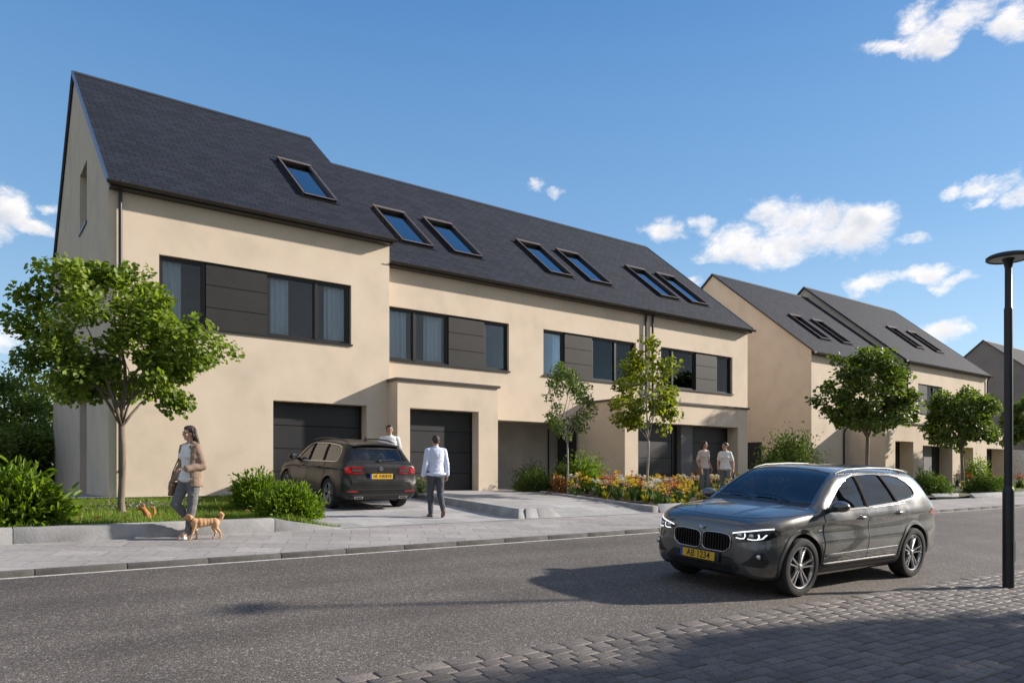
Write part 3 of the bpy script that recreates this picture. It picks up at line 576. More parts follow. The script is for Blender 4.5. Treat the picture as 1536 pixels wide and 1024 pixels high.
# first porch with a garage
def cap_slab(root,x0,x1,y0,y1,z,t=.07,o=.06):
    b=MB(); b.box(x0-o,x1+o,y0-o,y1,z,z+t); b.build('flat_roof',MT['gutter'],root)
PY=18.65
b=MB(); b.wall(recto(9.95,13.44,FL,2.62),[recto(10.35,12.72,FL+.12,1.86)],fwall(PY),.38)
b.quad((9.95,PY,FL),(9.95,Y0+.0,FL),(9.95,Y0,2.62),(9.95,PY,2.62)); b.quad((13.44,PY,FL),(13.44,Y1,FL),(13.44,Y1,2.62),(13.44,PY,2.62))
pw=b.build('porch_wall',MT['stucco'],ter); cap_slab(pw,9.95,13.44,PY,Y1-.003,2.62); garage_door(ter,10.35,12.72,FL+.12,1.86,PY+.38)
# recessed carport between the porches
b=MB(); ry=20.9
b.quad((14.0,ry,FL),(17.79,ry,FL),(17.79,ry,1.78),(14.0,ry,1.78)); b.quad((14.0,Y1+.25,FL),(14.0,ry,FL),(14.0,ry,1.78),(14.0,Y1+.25,1.78)); b.quad((17.79,Y1+.25,FL),(17.79,ry,FL),(17.79,ry,1.78),(17.79,Y1+.25,1.78)); b.quad((14,Y1+.25,1.72),(17.79,Y1+.25,1.72),(17.79,ry,1.72),(14,ry,1.72))
b.build('recess_wall',MT['concretedark'],ter)
b=MB(); b.box(17.3,17.36,ry-.03,ry-.002,FL,1.6); b.build('recess_door_frame',MT['dark'],ter)
b=MB(); b.box(17.70,17.775,19.85,20.8,FL+.1,1.6); d2=b.build('side_door',MT['dark'],ter); b=MB(); b.tube([(17.66,20.0,.3),(17.66,20.0,.55)],.012,8); b.build('handle',MT['frame'],d2,40)
# second, deeper porch block with two garage doors
Q=17.47; qx0,qx1=17.80,24.5
b=MB(); b.wall(recto(qx0,qx1,FL-.1,2.44),[recto(18.43,23.9,FL+.07,1.73)],fwall(Q),.5)
b.quad((qx0,Q,FL-.1),(qx0,Y1-.002,FL-.1),(qx0,Y1-.002,2.44),(qx0,Q,2.44)); b.quad((qx1,Q,FL-.1),(qx1,Y1-.002,FL-.1),(qx1,Y1-.002,2.44),(qx1,Q,2.44))
pw=b.build('porch_wall',MT['stucco'],ter); cap_slab(pw,qx0,qx1,Q,Y1-.003,2.44)
garage_door(ter,18.45,20.75,FL+.07,1.73,Q+.5); garage_door(ter,21.6,23.88,FL+.07,1.73,Q+.5)
b=MB(); b.box(20.98,21.6,Q+.3,Q+.62,FL+.07,1.73); b.build('pillar',MT['greypanel'],ter)
b=MB(); b.box(20.75,20.98,Q+.5,Q+.62,FL+.07,1.73); b.build('door_panel',MT['frame'],ter)
# -- far houses
def far_house(label,x0,x1,yf,ze,yr,zr,yb,mats='stucco',holes=(),vmat='dark'):
    r=empty('far_house',((x0+x1)/2,yr,FL-.1),None,label,'house',world=True); b=MB()
    b.wall(recto(x0,x1,FL-.3,ze+.05),list(holes),fwall(yf),.25)
    for xx in (x0,x1): b.wall([(yf,FL-.3),(yb,FL-.3),(yb,ze),(yr,zr),(yf,ze)],[],gwall(xx),.3)
    b.quad((x0,yb,FL-.3),(x1,yb,FL-.3),(x1,yb,ze),(x0,yb,ze)); b.build('wall',MT[mats],r)
    ro,m=roof(r,x0,x1,yf,yb,ze,yr,zr,ov=.22,vmat=vmat); return r,ro,m
h2,ro,m=far_house('cream gabled house right of the terrace with two skylights above the green street tree',32.3,41.28,19.5,5.80,25.2,10.5,31,vmat='gutter')
for x0 in (34.75,36.85): skylight(ro,x0,1.3,.95,2.3,19.5,5.8,m)
b=MB(); b.box(32.24,32.31,22.2,23.3,FL,1.55); b.build('side_door',MT['dark'],h2)
downpipe(h2,35.1,19.5,2.3,FL)
h3,ro,m=far_house('cream gabled house at the far right with a dark window band above its porch',41.3,52.3,19.5,6.22,25.4,11.2,31.2,holes=[recto(43.0,46.0,3.35,5.0),recto(49.2,51.3,3.35,5.0)],vmat='gutter')
for x0 in (45.6,48.2): skylight(ro,x0,1.7,.98,2.3,19.5,6.22,m)
panel_boards(h3,43.0,44.2,3.35,5.0,19.5); window_unit(h3,44.2,46.0,3.35,5.0,19.5,(45.05,),[(44.3,44.7)]); sill(h3,43.0,46.0,3.35,19.5); room(h3,43,46,3.35,5.0,19.5)
window_unit(h3,49.2,51.3,3.35,5.0,19.5,(50.2,),[]); sill(h3,49.2,51.3,3.35,19.5); room(h3,49.2,51.3,3.35,5,19.5)
downpipe(h3,41.6,19.5,6.1,2.3); downpipe(h3,52.15,19.5,6.1,FL)
b=MB(); b.wall(recto(35.4,50.6,FL-.3,2.4),[recto(36.35,38.2,FL-.2,1.55),recto(39.2,42.6,FL-.2,1.4),recto(43.6,45.2,FL-.2,1.4),recto(47,49.5,FL-.2,1.4)],fwall(17.55),.7)
for xx in (35.4,50.6): b.quad((xx,17.55,FL-.3),(xx,19.498,FL-.3),(xx,19.498,2.4),(xx,17.55,2.4))
pw=b.build('porch_wall',MT['stucco'],h3); cap_slab(pw,35.4,50.6,17.55,19.497,2.4)
for a,c,t in ((36.35,38.2,1.55),(39.2,40.3,1.4),(41.2,42.6,1.4),(43.6,45.2,1.4),(47,49.5,1.4)): garage_door(h3,a,c,FL-.2,t,18.25,3)
b=MB(); b.box(40.3,41.2,18.0,18.4,FL-.2,1.4); b.build('pillar',MT['greypanel'],h3)
h4,ro,m=far_house('grey rendered gabled house behind the lamp post at the far end',61,74,17.6,5.3,23.0,9.75,28.4,mats='stuccogrey',vmat='dark')
b=MB(); b.box(54.5,60.9,18.9,19.1,FL-.3,1.5)
MT['hedgewall']=pmat('rough_stone_wall',(.11,.10,.095),rough=.95,var=.5,scale=8,bump=1,bscale=14,dist=.05)
tag(bevel(b.build('stone_wall',MT['hedgewall']),.03),'rough dark grey garden wall between the last cream house and the grey house','wall')
# ---------------------------------------------------------------- vegetation
def unit(a): return a/np.maximum(np.linalg.norm(a,axis=1,keepdims=True),1e-9)
def leaf_mesh(name,P,D,N,S,wid,mat,parent,fold=.12,tone=None,org=None):
    n=len(P); D=unit(D); B=unit(np.cross(D,N)); N=np.cross(B,D); S=S[:,None]
    sh=[(0,0,0),(-.40*wid,.30,fold),(-.34*wid,.72,fold*.8),(0,1,-.08),(.34*wid,.72,fold*.8),(.40*wid,.30,fold)]
    V=np.stack([P+S*(B*a+D*b+N*c) for a,b,c in sh],1).reshape(-1,3)
    k=(np.arange(n)*6)[:,None]; F=np.concatenate([k+np.array([0,3,2,1]),k+np.array([0,5,4,3])],1).reshape(-1,4)
    me=bpy.data.meshes.new(name); me.vertices.add(len(V)); me.vertices.foreach_set('co',V.astype(np.float32).ravel())
    me.loops.add(F.size); me.loops.foreach_set('vertex_index',F.astype(np.int32).ravel())
    me.polygons.add(len(F)); me.polygons.foreach_set('loop_start',(np.arange(len(F))*4).astype(np.int32)); me.update(calc_edges=True)
    t=rng.random(n) if tone is None else tone
    at=me.attributes.new('tone','FLOAT','POINT'); at.data.foreach_set('value',np.repeat(np.clip(t,0,1),6).astype(np.float32))
    return link_mesh(name,me,mat,parent)
MT['leaf1']=leafmat('lime_leaf',(.075,.125,.018),(.26,.33,.06),.42)
MT['leaf2']=leafmat('street_tree_leaf',(.048,.085,.017),(.165,.215,.048),.38)
MT['leaf3']=leafmat('sapling_leaf_grey_green',(.06,.10,.025),(.14,.19,.06),.4)
MT['leaf4']=leafmat('sapling_leaf_yellow_green',(.10,.13,.010),(.24,.26,.03),.45)
MT['leaf5']=leafmat('conifer_green',(.08,.125,.03),(.20,.26,.065),.4)
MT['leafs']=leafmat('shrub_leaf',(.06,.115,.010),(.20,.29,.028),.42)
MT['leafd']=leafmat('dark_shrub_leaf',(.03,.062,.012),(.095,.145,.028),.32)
MT['wood']=pmat('tree_bark',(.19,.155,.12),rough=.9,var=.4,scale=6,bump=.7,bscale=22,dist=.015,stretch=(1,1,.3))
MT['woodpale']=pmat('sapling_bark',(.30,.28,.25),rough=.85,var=.3,scale=10,bump=.4,bscale=30,stretch=(1,1,.3))
def curve(a,b,up,n=7,wob=.05,rnd=random):
    a,b=Vector(a),Vector(b); L=(b-a).length; c=a+(b-a)*.45+Vector((0,0,up*L)); out=[]
    w=Vector((rnd.uniform(-1,1),rnd.uniform(-1,1),rnd.uniform(-.5,.5)))*wob*L
    for i in range(n):
        t=i/(n-1); out.append(a*(1-t)**2+c*2*t*(1-t)+b*t*t+w*math.sin(t*math.pi)*math.sin(5*t))
    return out
def tree(label,base,fork,cen,rad,nleaf,lsize,leaf,bark,tr,nmain=9,ntwig=70,group=None,seed=1,clump=.24,wid=1.0,shape=None,droop=.35,name='tree'):
    rd=random.Random(seed); rg=np.random.default_rng(seed)
    root=empty(name,base,None,label,'tree',group)
    base_=Vector(base); cen=Vector(cen)-base_; rad=Vector(rad); F=Vector((rd.uniform(-.06,.06),rd.uniform(-.06,.06),fork))
    b=MB(); tp=[Vector((0,0,-.1)),Vector((0,0,.05))]+[Vector((F.x*t+.02*math.sin(5*t+seed),F.y*t+.02*math.cos(4*t+seed),F.z*t)) for t in (.15,.35,.6,.8)]+[F]
    b.tube(tp,[tr*1.5,tr*1.2,tr*1.05,tr,tr*.95,tr*.92,tr*.95],10)
    tips=[]; limbs=[]
    def inside_pt(smin,smax):
        while True:
            v=Vector((rd.gauss(0,1),rd.gauss(0,1),rd.gauss(0,1))).normalized()
            if v.z>-.75: break
        s=rd.uniform(smin,smax)*(.80+.42*noise.noise(v*1.7+Vector((seed*3.1,0,0))))
        if shape: s*=shape(v)
        return cen+Vector((v.x*rad.x,v.y*rad.y,v.z*rad.z))*s
    # central leader
    top=cen+Vector((0,0,rad.z*.8)); L=curve(F,top,.02,8,.05,rd); b.tube(L,[tr*.75*(1-.85*i/7) for i in range(8)],7); limbs.append((L,tr*.75))
    for k in range(nmain):
        a=2*math.pi*k/nmain+rd.uniform(-.3,.3); el=rd.choice((-.35,.0,.3,.55)); v=Vector((math.cos(a)*math.cos(el),math.sin(a)*math.cos(el),math.sin(el)))
        q=cen+Vector((v.x*rad.x,v.y*rad.y,v.z*rad.z))*rd.uniform(.6,.8)
        st=F if k%2 else L[1+k%3]; l=curve(st,q,.16,7,.06,rd); r0=tr*rd.uniform(.38,.55); b.tube(l,[r0*(1-.8*i/6) for i in range(7)],6); limbs.append((l,r0))
    for k in range(ntwig):
        q=inside_pt(.62,1.02); best=None
        for l,r0 in limbs:
            for i in range(2,len(l)):
                d=(l[i]-q).length+.15*(len(l)-i)*.1
                if best is None or d<best[0]: best=(d,l[i],r0*(1-.8*i/7))
        l=curve(best[1],q,.08,5,.08,rd); r0=max(.004,best[2]*.5); b.tube(l,[r0*(1-.7*i/4) for i in range(5)],4,cap=False)
        tips.append((q,l)); 
        if k<ntwig*.5: limbs.append((l,r0))
    b.build('trunk',MT[bark],root,180)
    C=np.array([list(t[0]) for t in tips]+[list(t[1][3]) for t in tips]+[list(t[1][2]) for t in tips[::2]]); w_=np.array([1.]*len(tips)+[.7]*len(tips)+[.35]*len(tips[::2])); w_*=rg.uniform(.4,1.6,len(w_)); w_/=w_.sum()
    ci=rg.choice(len(C),nleaf,p=w_); cs=clump*rg.uniform(.6,1.25,len(C))
    off=rg.normal(0,1,(nleaf,3)); off/=np.maximum(1,np.linalg.norm(off,axis=1,keepdims=True)/1.6); P=C[ci]+off*cs[ci][:,None]*np.array([1,1,.75])*.62
    cc=np.array(list(cen)); out=unit(P-cc)
    D=out*.8+rg.normal(0,.55,(nleaf,3))+np.array([0,0,-droop]); N=np.array([0,0,1.])+out*.5+rg.normal(0,.45,(nleaf,3))
    ct=rg.normal(.5,.22,len(C)); tone=ct[ci]+rg.normal(0,.18,nleaf)
    leaf_mesh('crown',P,D,N,lsize*rg.uniform(.65,1.2,nleaf),wid,MT[leaf],root,tone=tone)
    return root
def shrub(label,base,rad,nleaf,lsize,leaf,wid=.5,group=None,seed=1,nstem=26,up=.5,cat='shrub',name='shrub',clump=.16,droop=0):
    rd=random.Random(seed); rg=np.random.default_rng(seed+50); root=empty(name,base,None,label,cat,group)
    b=MB(); C=[]; 
    for k in range(nstem*2):
        a=rd.uniform(0,2*math.pi); el=math.asin(rd.uniform(.02,1)); s=rd.uniform(.72,1.0)*(.90+.34*noise.noise(Vector((math.cos(a)*1.8,math.sin(a)*1.8,el*2+seed))))
        q=Vector((math.cos(a)*math.cos(el)*rad[0],math.sin(a)*math.cos(el)*rad[1],max(.08,math.sin(el))*rad[2]))*s
        l=curve((rd.uniform(-.1,.1)*rad[0],rd.uniform(-.1,.1)*rad[1],-.05),q,.18,5,.05,rd)
        if k%2==0: b.tube(l,[.014,.011,.009,.006,.004],4,cap=False)
        C+= [list(l[4]),list(l[4]),list(l[3])]
    b.build('stem',MT['wood'],root,180); C=np.array(C); nleaf=int(nleaf*1.7); ci=rg.integers(0,len(C),nleaf); cl=clump*max(rad)
    P=C[ci]+np.clip(rg.normal(0,1,(nleaf,3)),-1.6,1.6)*cl; P[:,2]=np.maximum(P[:,2],.02)
    out=unit((P-np.array([0,0,rad[2]*.1]))/np.array(rad)); D=out+rg.normal(0,.55,(nleaf,3))+np.array([0,0,up*.6]); N=out+np.array([0,0,.8])+rg.normal(0,.4,(nleaf,3))
    ct=rg.normal(.5,.2,len(C)); tone=ct[ci]+rg.normal(0,.18,nleaf)
    leaf_mesh('foliage',P,D,N,lsize*rg.uniform(.6,1.25,nleaf),wid,MT[leaf],root,tone=tone); return root
# street and garden trees
tree('broad leafy tree with bright green round leaves on the lawn before the tall house',(2.42,15.1,lawn_z(2.4,15.1)-.02),1.62,(2.30,15.1,2.26),(1.98,1.9,1.62),16500,.09,'leaf1','wood',.062,nmain=11,ntwig=100,seed=11,clump=.27,wid=1.15,name='broadleaf_tree')
tree('slender young tree with sparse grey-green leaves in the flower bed, left of the yellow-green one',(14.08,16.1,bed_z(14.08,16.1)),1.45,(14.1,16.1,1.9),(.88,.84,1.5),2500,.09,'leaf3','woodpale',.028,nmain=8,ntwig=64,seed=24,clump=.2,wid=.75,droop=-.1,name='young_tree')
tree('slender young tree with yellow-green leaves and a pale trunk in the flower bed',(15.75,14.6,bed_z(15.75,14.6)),1.6,(15.75,14.6,2.3),(1.1,1.05,1.85),3200,.115,'leaf4','woodpale',.035,nmain=9,ntwig=62,seed=37,clump=.24,wid=1.0,droop=.1,name='young_tree')
t4=tree('dark green street tree behind the SUV, in front of the gabled cream house',(28.8,15,g(15)+.1),2.1,(28.8,15,3.0),(2.1,2.05,2.15),9500,.15,'leaf2','wood',.075,nmain=10,ntwig=95,seed=41,clump=.38,wid=1.1,name='street_tree')
tree('dark green street tree standing between the SUV and the lamp post',(37.5,15,g(15)+.1),1.9,(37.6,15,2.5),(1.9,1.85,1.75),8500,.15,'leaf2','wood',.07,nmain=10,ntwig=85,seed=53,clump=.36,wid=1.1,name='street_tree')
tree('dark street tree cut by the right picture edge beyond the lamp post',(44.2,14.5,g(14.5)+.1),1.6,(44.3,14.5,2.45),(1.5,1.5,1.75),4200,.17,'leaf2','wood',.06,nmain=9,ntwig=70,seed=59,clump=.34,wid=1.1,name='street_tree')
# trees out beyond the tall house, on the left
bgl=['tall dark bushy tree far left, half behind the broad leafy tree','dense dark tree at the left picture edge beyond the garden','dark tree close to the back corner of the tall house','dark tree further back past the left picture edge','distant dark tree left of the gable','low dark tree behind the left shrubs','low bushy tree at the left edge above the dark shrub','low bushy tree by the back corner of the tall house']
for i,(x,y,h,r) in enumerate(((1.4,33.5,4.9,2.0),(-1.4,31,4.2,2.0),(3.0,37,5.2,1.9),(-4.6,33,5.2,2.3),(-.2,39,6.0,2.2),(.1,28.5,2.6,1.4),(-1.6,26.5,2.4,1.5),(1.9,31.6,2.3,1.2))):
    tree(bgl[i],(x,y,-.6),.5,(x,y,h*.46-.5),(r,r,h*.52),6500,.17,'leaf5','wood',.09,nmain=10,ntwig=110,seed=70+i,clump=.42,wid=.6,name='background_tree',droop=.1)
# trees that stand outside the frame: they shade the near pavement and stand across the street
def dup_tree(src,label,loc,rz,sc_,group=None):
    c=copy_tree(src); c.location=loc; c.rotation_euler=(0,0,rz); c.scale=(sc_,)*3; c['label']=label
    if group: c['group']=group
    return c
dup_tree(t4,'large leafy tree standing on the near pavement to the right, outside the picture',(14.9,-.95,g(-.95)),1.0,1.12)
dup_tree(t4,'leafy tree on the near side of the street just right of the picture',(11.3,-.75,g(-.75)),2.2,1.05)
for i in range(9): dup_tree(t4,'one of the trees across the street behind the viewer',(-16+i*6.2+random.uniform(-1.5,1.5),-19+random.uniform(-2.5,1.5),-2.9),i*1.3,random.uniform(1.15,1.6),'trees across the street behind the viewer')
# unseen hedge added behind the viewer to keep horizon glow out of car reflections
def hedge():
    b=MB(); n=60
    for i in range(n+1):
        x=-45+i*1.9; q=noise.noise(Vector((x*.3,0,0)))
        for yy,zz in ((-24.5,-3.2),(-24.3+.3*q,-1.4),(-24.1,-.1+.7*q),(-23.2,.25+.7*q),(-22.5,-.2+.6*q),(-22.2+.3*q,-1.6),(-22,-3.2)): b.v.append((x,yy+.2*noise.noise(Vector((x,yy,zz))),zz))
    for i in range(n):
        for k in range(6): b.f.append([i*7+k,i*7+k+1,i*7+k+8,i*7+k+7]); b.m.append(0)
    tag(b.build('hedge',pmat('hedge_leaves',(.03,.055,.015),rough=.9,c2=(.06,.09,.025),scale=5,bump=1,bscale=15,dist=.08),None,180),'unseen dark hedge added behind the viewer to block horizon glow in reflections','hedge')
hedge()
# shrubs
shrub('large bright green laurel-like shrub at the left edge behind the garden edging',(.70,13.1,-.82),(.66,.55,.80),2600,.16,'leafs',.36,seed=3,nstem=44,up=.15)
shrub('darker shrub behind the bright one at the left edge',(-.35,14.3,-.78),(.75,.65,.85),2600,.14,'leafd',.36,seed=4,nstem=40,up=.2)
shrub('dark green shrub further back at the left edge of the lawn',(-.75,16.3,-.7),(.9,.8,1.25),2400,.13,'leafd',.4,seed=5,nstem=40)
shrub('bright green bushy shrub at the corner of the edging before the estate car',(4.78,12.95,-.82),(.56,.42,.62),3200,.085,'leafs',.42,seed=6,nstem=60,up=.6,clump=.13)
shrub('bright green bushy shrub behind the corner shrub, beside the front of the estate car',(4.75,14.6,-.76),(.47,.5,.76),2600,.09,'leafs',.45,seed=8,nstem=50,up=.6,clump=.14)
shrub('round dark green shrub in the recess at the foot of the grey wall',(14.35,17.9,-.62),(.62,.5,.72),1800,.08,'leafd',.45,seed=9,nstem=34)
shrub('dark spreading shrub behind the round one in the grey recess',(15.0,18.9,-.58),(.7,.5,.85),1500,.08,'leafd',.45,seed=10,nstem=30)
shrub('tall light green shrub behind the flowers in front of the shaded porch side',(15.55,17.0,-.68),(.62,.5,1.28),2000,.09,'leafs',.5,seed=12,nstem=34,up=.7)
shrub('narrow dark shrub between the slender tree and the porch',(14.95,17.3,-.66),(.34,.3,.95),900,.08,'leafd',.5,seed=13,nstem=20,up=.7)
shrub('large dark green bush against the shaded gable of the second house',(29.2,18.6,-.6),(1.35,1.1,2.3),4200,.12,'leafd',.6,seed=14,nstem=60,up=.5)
shrub('small dark bush in the gap beside the terrace corner',(27.6,18.4,-.6),(.7,.6,1.2),1500,.11,'leafd',.6,seed=15,nstem=28)
shrub('rounded bush beside the planter kerb behind the rear of the SUV',(30.4,13.35,-.93),(.92,.7,.92),2600,.09,'leafd',.5,seed=16,nstem=40,clump=.15)
shrub('second rounded bush, right of the one behind the SUV rear',(32.2,13.9,-.93),(.72,.6,.75),1800,.09,'leafs',.5,seed=17,nstem=34,clump=.15)
shrub('grey-green rounded bush just left of the lamp post',(35.1,13.2,-.93),(.82,.65,.85),2200,.09,'leafd',.5,seed=18,nstem=36,clump=.15)
shrub('yellow-green bush directly behind the lamp post',(37.2,13.4,-.93),(.8,.6,.7),1800,.09,'leafs',.5,seed=19,nstem=30,clump=.15)
shrub('small climbing shrub against the far porch',(44.8,17.2,-.75),(.5,.3,1.6),1100,.11,'leafs',.6,seed=20,nstem=22,up=.7)
shrub('low green shrub at the foot of the far downpipe',(32.9,18.9,-.65),(.5,.4,.7),900,.09,'leafs',.5,seed=21,nstem=18)
shrub('low light green shrub beside the trunk of the street tree',(31.0,18.4,-.65),(.55,.4,.8),900,.09,'leafs',.5,seed=22,nstem=18)
MT['leafw']=leafmat('variegated_leaf',(.22,.28,.12),(.62,.62,.46),.3)
shrub('low pale variegated plant beside the garage door behind the walking man',(9.95,17.6,-.55),(.36,.3,.34),420,.13,'leafw',.7,seed=25,nstem=16,cat='plant',name='plant')
shrub('young pale green sapling on the path left of the tall house',(-.1,21.2,-.56),(.5,.5,1.2),420,.14,'leafs',.3,seed=26,nstem=14,up=.8,cat='plant',name='plant')
# lawn
MT['grass']=leafmat('grass_blade',(.08,.125,.018),(.22,.30,.05),.45)
def grass():
    n=85000; x=rng.uniform(-9,5.55,n); y=12.46+6.4*rng.random(n)**1.25
    keep=(x>y*.0-9)&((x+.3*np.sin(y*2))<5.5-.02*(y-12)); x=x[keep];y=y[keep]; n=len(x)
    z=np.array([lawn_z(a,c) for a,c in zip(x,y)])
    patchn=np.array([noise.noise(Vector((a*.9,b_*.9,3))) for a,b_ in zip(x,y)])
    h=rng.uniform(.05,.12,n)*(1+.5*patchn); a=rng.uniform(0,2*np.pi,n); ln=rng.uniform(.1,.6,n); w=.0075
    P=np.stack([x,y,z-.015],1); dx=np.stack([np.cos(a),np.sin(a),0*a],1); B=np.stack([-np.sin(a),np.cos(a),0*a],1)*w
    tip=P+dx*(h*ln)[:,None]+np.array([0,0,1])*h[:,None]
    V=np.stack([P-B,P+B,tip],1).reshape(-1,3); F=np.arange(3*n).reshape(-1,3)
    me=bpy.data.meshes.new('lawn'); me.vertices.add(3*n); me.vertices.foreach_set('co',V.astype(np.float32).ravel()); me.loops.add(3*n); me.loops.foreach_set('vertex_index',F.astype(np.int32).ravel()); me.polygons.add(n); me.polygons.foreach_set('loop_start',(np.arange(n)*3).astype(np.int32)); me.update(calc_edges=True)
    at=me.attributes.new('tone','FLOAT','POINT'); at.data.foreach_set('value',np.repeat(np.clip(.5+.6*patchn+rng.normal(0,.2,n),0,1),3).astype(np.float32))
    tag(link_mesh('lawn_grass',me,MT['grass']),'short green grass of the front lawn under the broad leafy tree','grass',kind='stuff')
grass()
MT['leafb']=leafmat('dry_leaf',(.16,.06,.015),(.34,.17,.05),.2)
n=130; X=rng.uniform(-1.5,5.3,n); Y=rng.uniform(12.6,17.5,n); Z=np.array([lawn_z(a,c) for a,c in zip(X,Y)])+.05
tag(leaf_mesh('fallen_leaves',np.stack([X,Y,Z],1),rng.normal(0,1,(n,3))*np.array([1,1,.2]),np.array([[0,0,1.]])+rng.normal(0,.3,(n,3)),rng.uniform(.05,.11,n),.8,MT['leafb'],None),'scattered brown dry leaves on the lawn','fallen leaves',kind='stuff')
n=380; X=rng.normal(2.9,.55,n); Y=rng.normal(15.9,.3,n); Z=np.array([lawn_z(a,c) for a,c in zip(X,Y)])+rng.uniform(.02,.09,n)
MT['silver']=leafmat('silver_ground_cover',(.14,.15,.12),(.30,.30,.27),.1)
tag(leaf_mesh('ground_cover',np.stack([X,Y,Z],1),rng.normal(0,1,(n,3)),np.array([[0,0,1.]])+rng.normal(0,.4,(n,3)),rng.uniform(.04,.09,n),.5,MT['silver'],None),'patch of silvery ground cover on the lawn behind the tree trunk','ground cover',kind='stuff')
# ---- flower clumps: one master per kind, copied
MT['blade']=leafmat('strap_leaf',(.035,.085,.018),(.10,.17,.035),.3); MT['bladep']=leafmat('pale_strap_leaf',(.10,.17,.08),(.25,.33,.18),.3); MT['bladey']=leafmat('golden_leaf',(.22,.20,.012),(.42,.36,.03),.35)
FC={'yellow':(.86,.66,.03),'white':(.80,.77,.68),'orange':(.78,.25,.04),'peach':(.80,.46,.28),'pink':(.70,.28,.20)}
for k,v in FC.items(): MT['fl_'+k]=pmat('petal_'+k,v,rough=.6,var=.12,scale=30)
def flower_master(kind,color,blade,h,nb,nf,label,seed,spread=.16):
    rd=random.Random(seed); root=empty('flower_clump',(0,0,0),None,label,'flowers',kind)
    V=[];F=[];T=[]
    for k in range(nb):
        a=rd.uniform(0,2*math.pi); r0=rd.uniform(0,.06); ln=h*rd.uniform(.5,.95); lean=rd.uniform(.15,.65); w_=rd.uniform(.010,.020)
        d=Vector((math.cos(a),math.sin(a),0)); s_=Vector((-d.y,d.x,0)); b0=len(V); tn=rd.random()
        for i in range(5):
            t=i/4; p=d*(r0+lean*ln*t*t*.8)+Vector((0,0,ln*(t-.32*lean*t*t*t)-.02)); ww=w_*(1-t**2.2)+.001
            V+=[tuple(p-s_*ww),tuple(p+s_*ww)]; T+=[tn,tn]
        for i in range(4): F.append((b0+2*i,b0+2*i+1,b0+2*i+3,b0+2*i+2))
    me=bpy.data.meshes.new('leaf_tuft'); me.from_pydata(V,[],F); at=me.attributes.new('tone','FLOAT','POINT'); at.data.foreach_set('value',T); link_mesh('leaf_tuft',me,MT[blade],root)
    for k in range(nf):
        a=rd.uniform(0,2*math.pi); r=spread*math.sqrt(rd.random()); p=Vector((r*math.cos(a),r*math.sin(a),h*rd.uniform(.72,1.12)))
        b=MB(); b.tube([p*.12*Vector((1,1,0)).length*.0+Vector((p.x*.3,p.y*.3,-.02)),Vector((p.x*.7,p.y*.7,p.z*.55)),p],[.006,.005,.004],5)
        st=b.build('flower_stem',MT['blade'],root); st.data.attributes.new('tone','FLOAT','POINT')
        b=MB(); s_=rd.uniform(.030,.050)
        for j in range(6):
            an=j*math.pi/3+a; d=Vector((math.cos(an),math.sin(an),0)); q=Vector((-d.y,d.x,0)); o=rd.uniform(.45,.95)
            b.add([p-q*s_*.12,p+d*s_*.55*o+q*s_*.5+Vector((0,0,s_*.5)),p+d*s_*(.35+o*.75)+Vector((0,0,s_*(1.7-o*.6))),p+d*s_*.55*o-q*s_*.5+Vector((0,0,s_*.5))],[(0,1,2,3)])
        b.ell(p+Vector((0,0,s_*.5)),(s_*.38,s_*.38,s_*.7),7,5)
        b.build('blossom',MT['fl_'+color],st,60)
    return root
masters=[]
for kd,clr,bl,h,nb,nf,lb in (('yellow flowers of the bed','yellow','blade',.46,22,11,'clump of yellow flowers with green strap leaves in the flower bed'),('white flowers of the bed','white','bladep',.45,20,9,'clump of white flowers over pale leaves in the flower bed'),
    ('orange flowers of the bed','orange','blade',.52,24,11,'clump of orange flowers with tall green leaves in the flower bed'),('peach flowers of the bed','peach','blade',.42,20,10,'clump of peach coloured flowers in the flower bed'),
    ('golden leaf tufts of the bed','yellow','bladey',.34,44,2,'low tuft of golden arching leaves along the bed edging'),('pink flowers of the bed','pink','bladep',.40,18,9,'clump of pink flowers over pale leaves in the flower bed'),('plain green tufts of the bed','white','blade',.44,46,1,'tuft of plain green strap leaves in the flower bed')):
    masters.append(flower_master(kd,clr,bl,h,nb,nf,lb,len(masters)*7+3))
used=[False]*len(masters)
def place_flower(k,x,y,s,rz,dz=0):
    if not used[k]: o=masters[k]; used[k]=True
    else: o=copy_tree(masters[k])
    o.location=(x,y,bed_z(x,y)-.02+dz); o.rotation_euler=(0,0,rz); o.scale=(s,s,s*random.uniform(.9,1.12))
rf=random.Random(5); pts=[]
tries=0
while len(pts)<270 and tries<9000:
    tries+=1; y=12.62+4.3*rf.random()**1.15; x=rf.uniform(14.0+.03*(y-12.6),23.2)
    if y>16.9 or (x>17.5 and y>16.6) or any((x-a)**2+(y-c)**2<.043 for a,c,_ in pts): continue
    if abs(x-1.275*y)<.85 and y<15.0: continue
    pts.append((x,y,0))
for x,y,_ in pts:
    if y<13.2: k=rf.choices(range(7),(3,2,0,2,6,1,3))[0]; s=rf.uniform(.75,1.0)
    elif x<15.8: k=rf.choices(range(7),(6,3,1,3,1,1.5,1))[0]; s=rf.uniform(.85,1.1)
    elif x<17.2: k=rf.choices(range(7),(6,3.5,1.5,2,1,1,2))[0]; s=rf.uniform(.9,1.15)
    else: k=rf.choices(range(7),(6.5,3.5,1.6,1.5,1,1.3,2))[0]; s=rf.uniform(.85,1.2)
    place_flower(k,x,y,s,rf.uniform(0,6.28))
for i in range(16): place_flower(rf.choice((2,0,4,2)),rf.uniform(34,44),rf.uniform(14.0,16.4),rf.uniform(1.0,1.3),rf.uniform(0,6),-.06)
for i,(x,y) in enumerate(((17.0,13.1),(17.6,13.7),(18.3,13.5),(17.9,13.0),(16.5,12.8),(18.9,13.9),(17.3,14.2),(19.2,14.9))): place_flower((4,6,5,4,4,6,3,5)[i],x,y,.62,i*1.1)
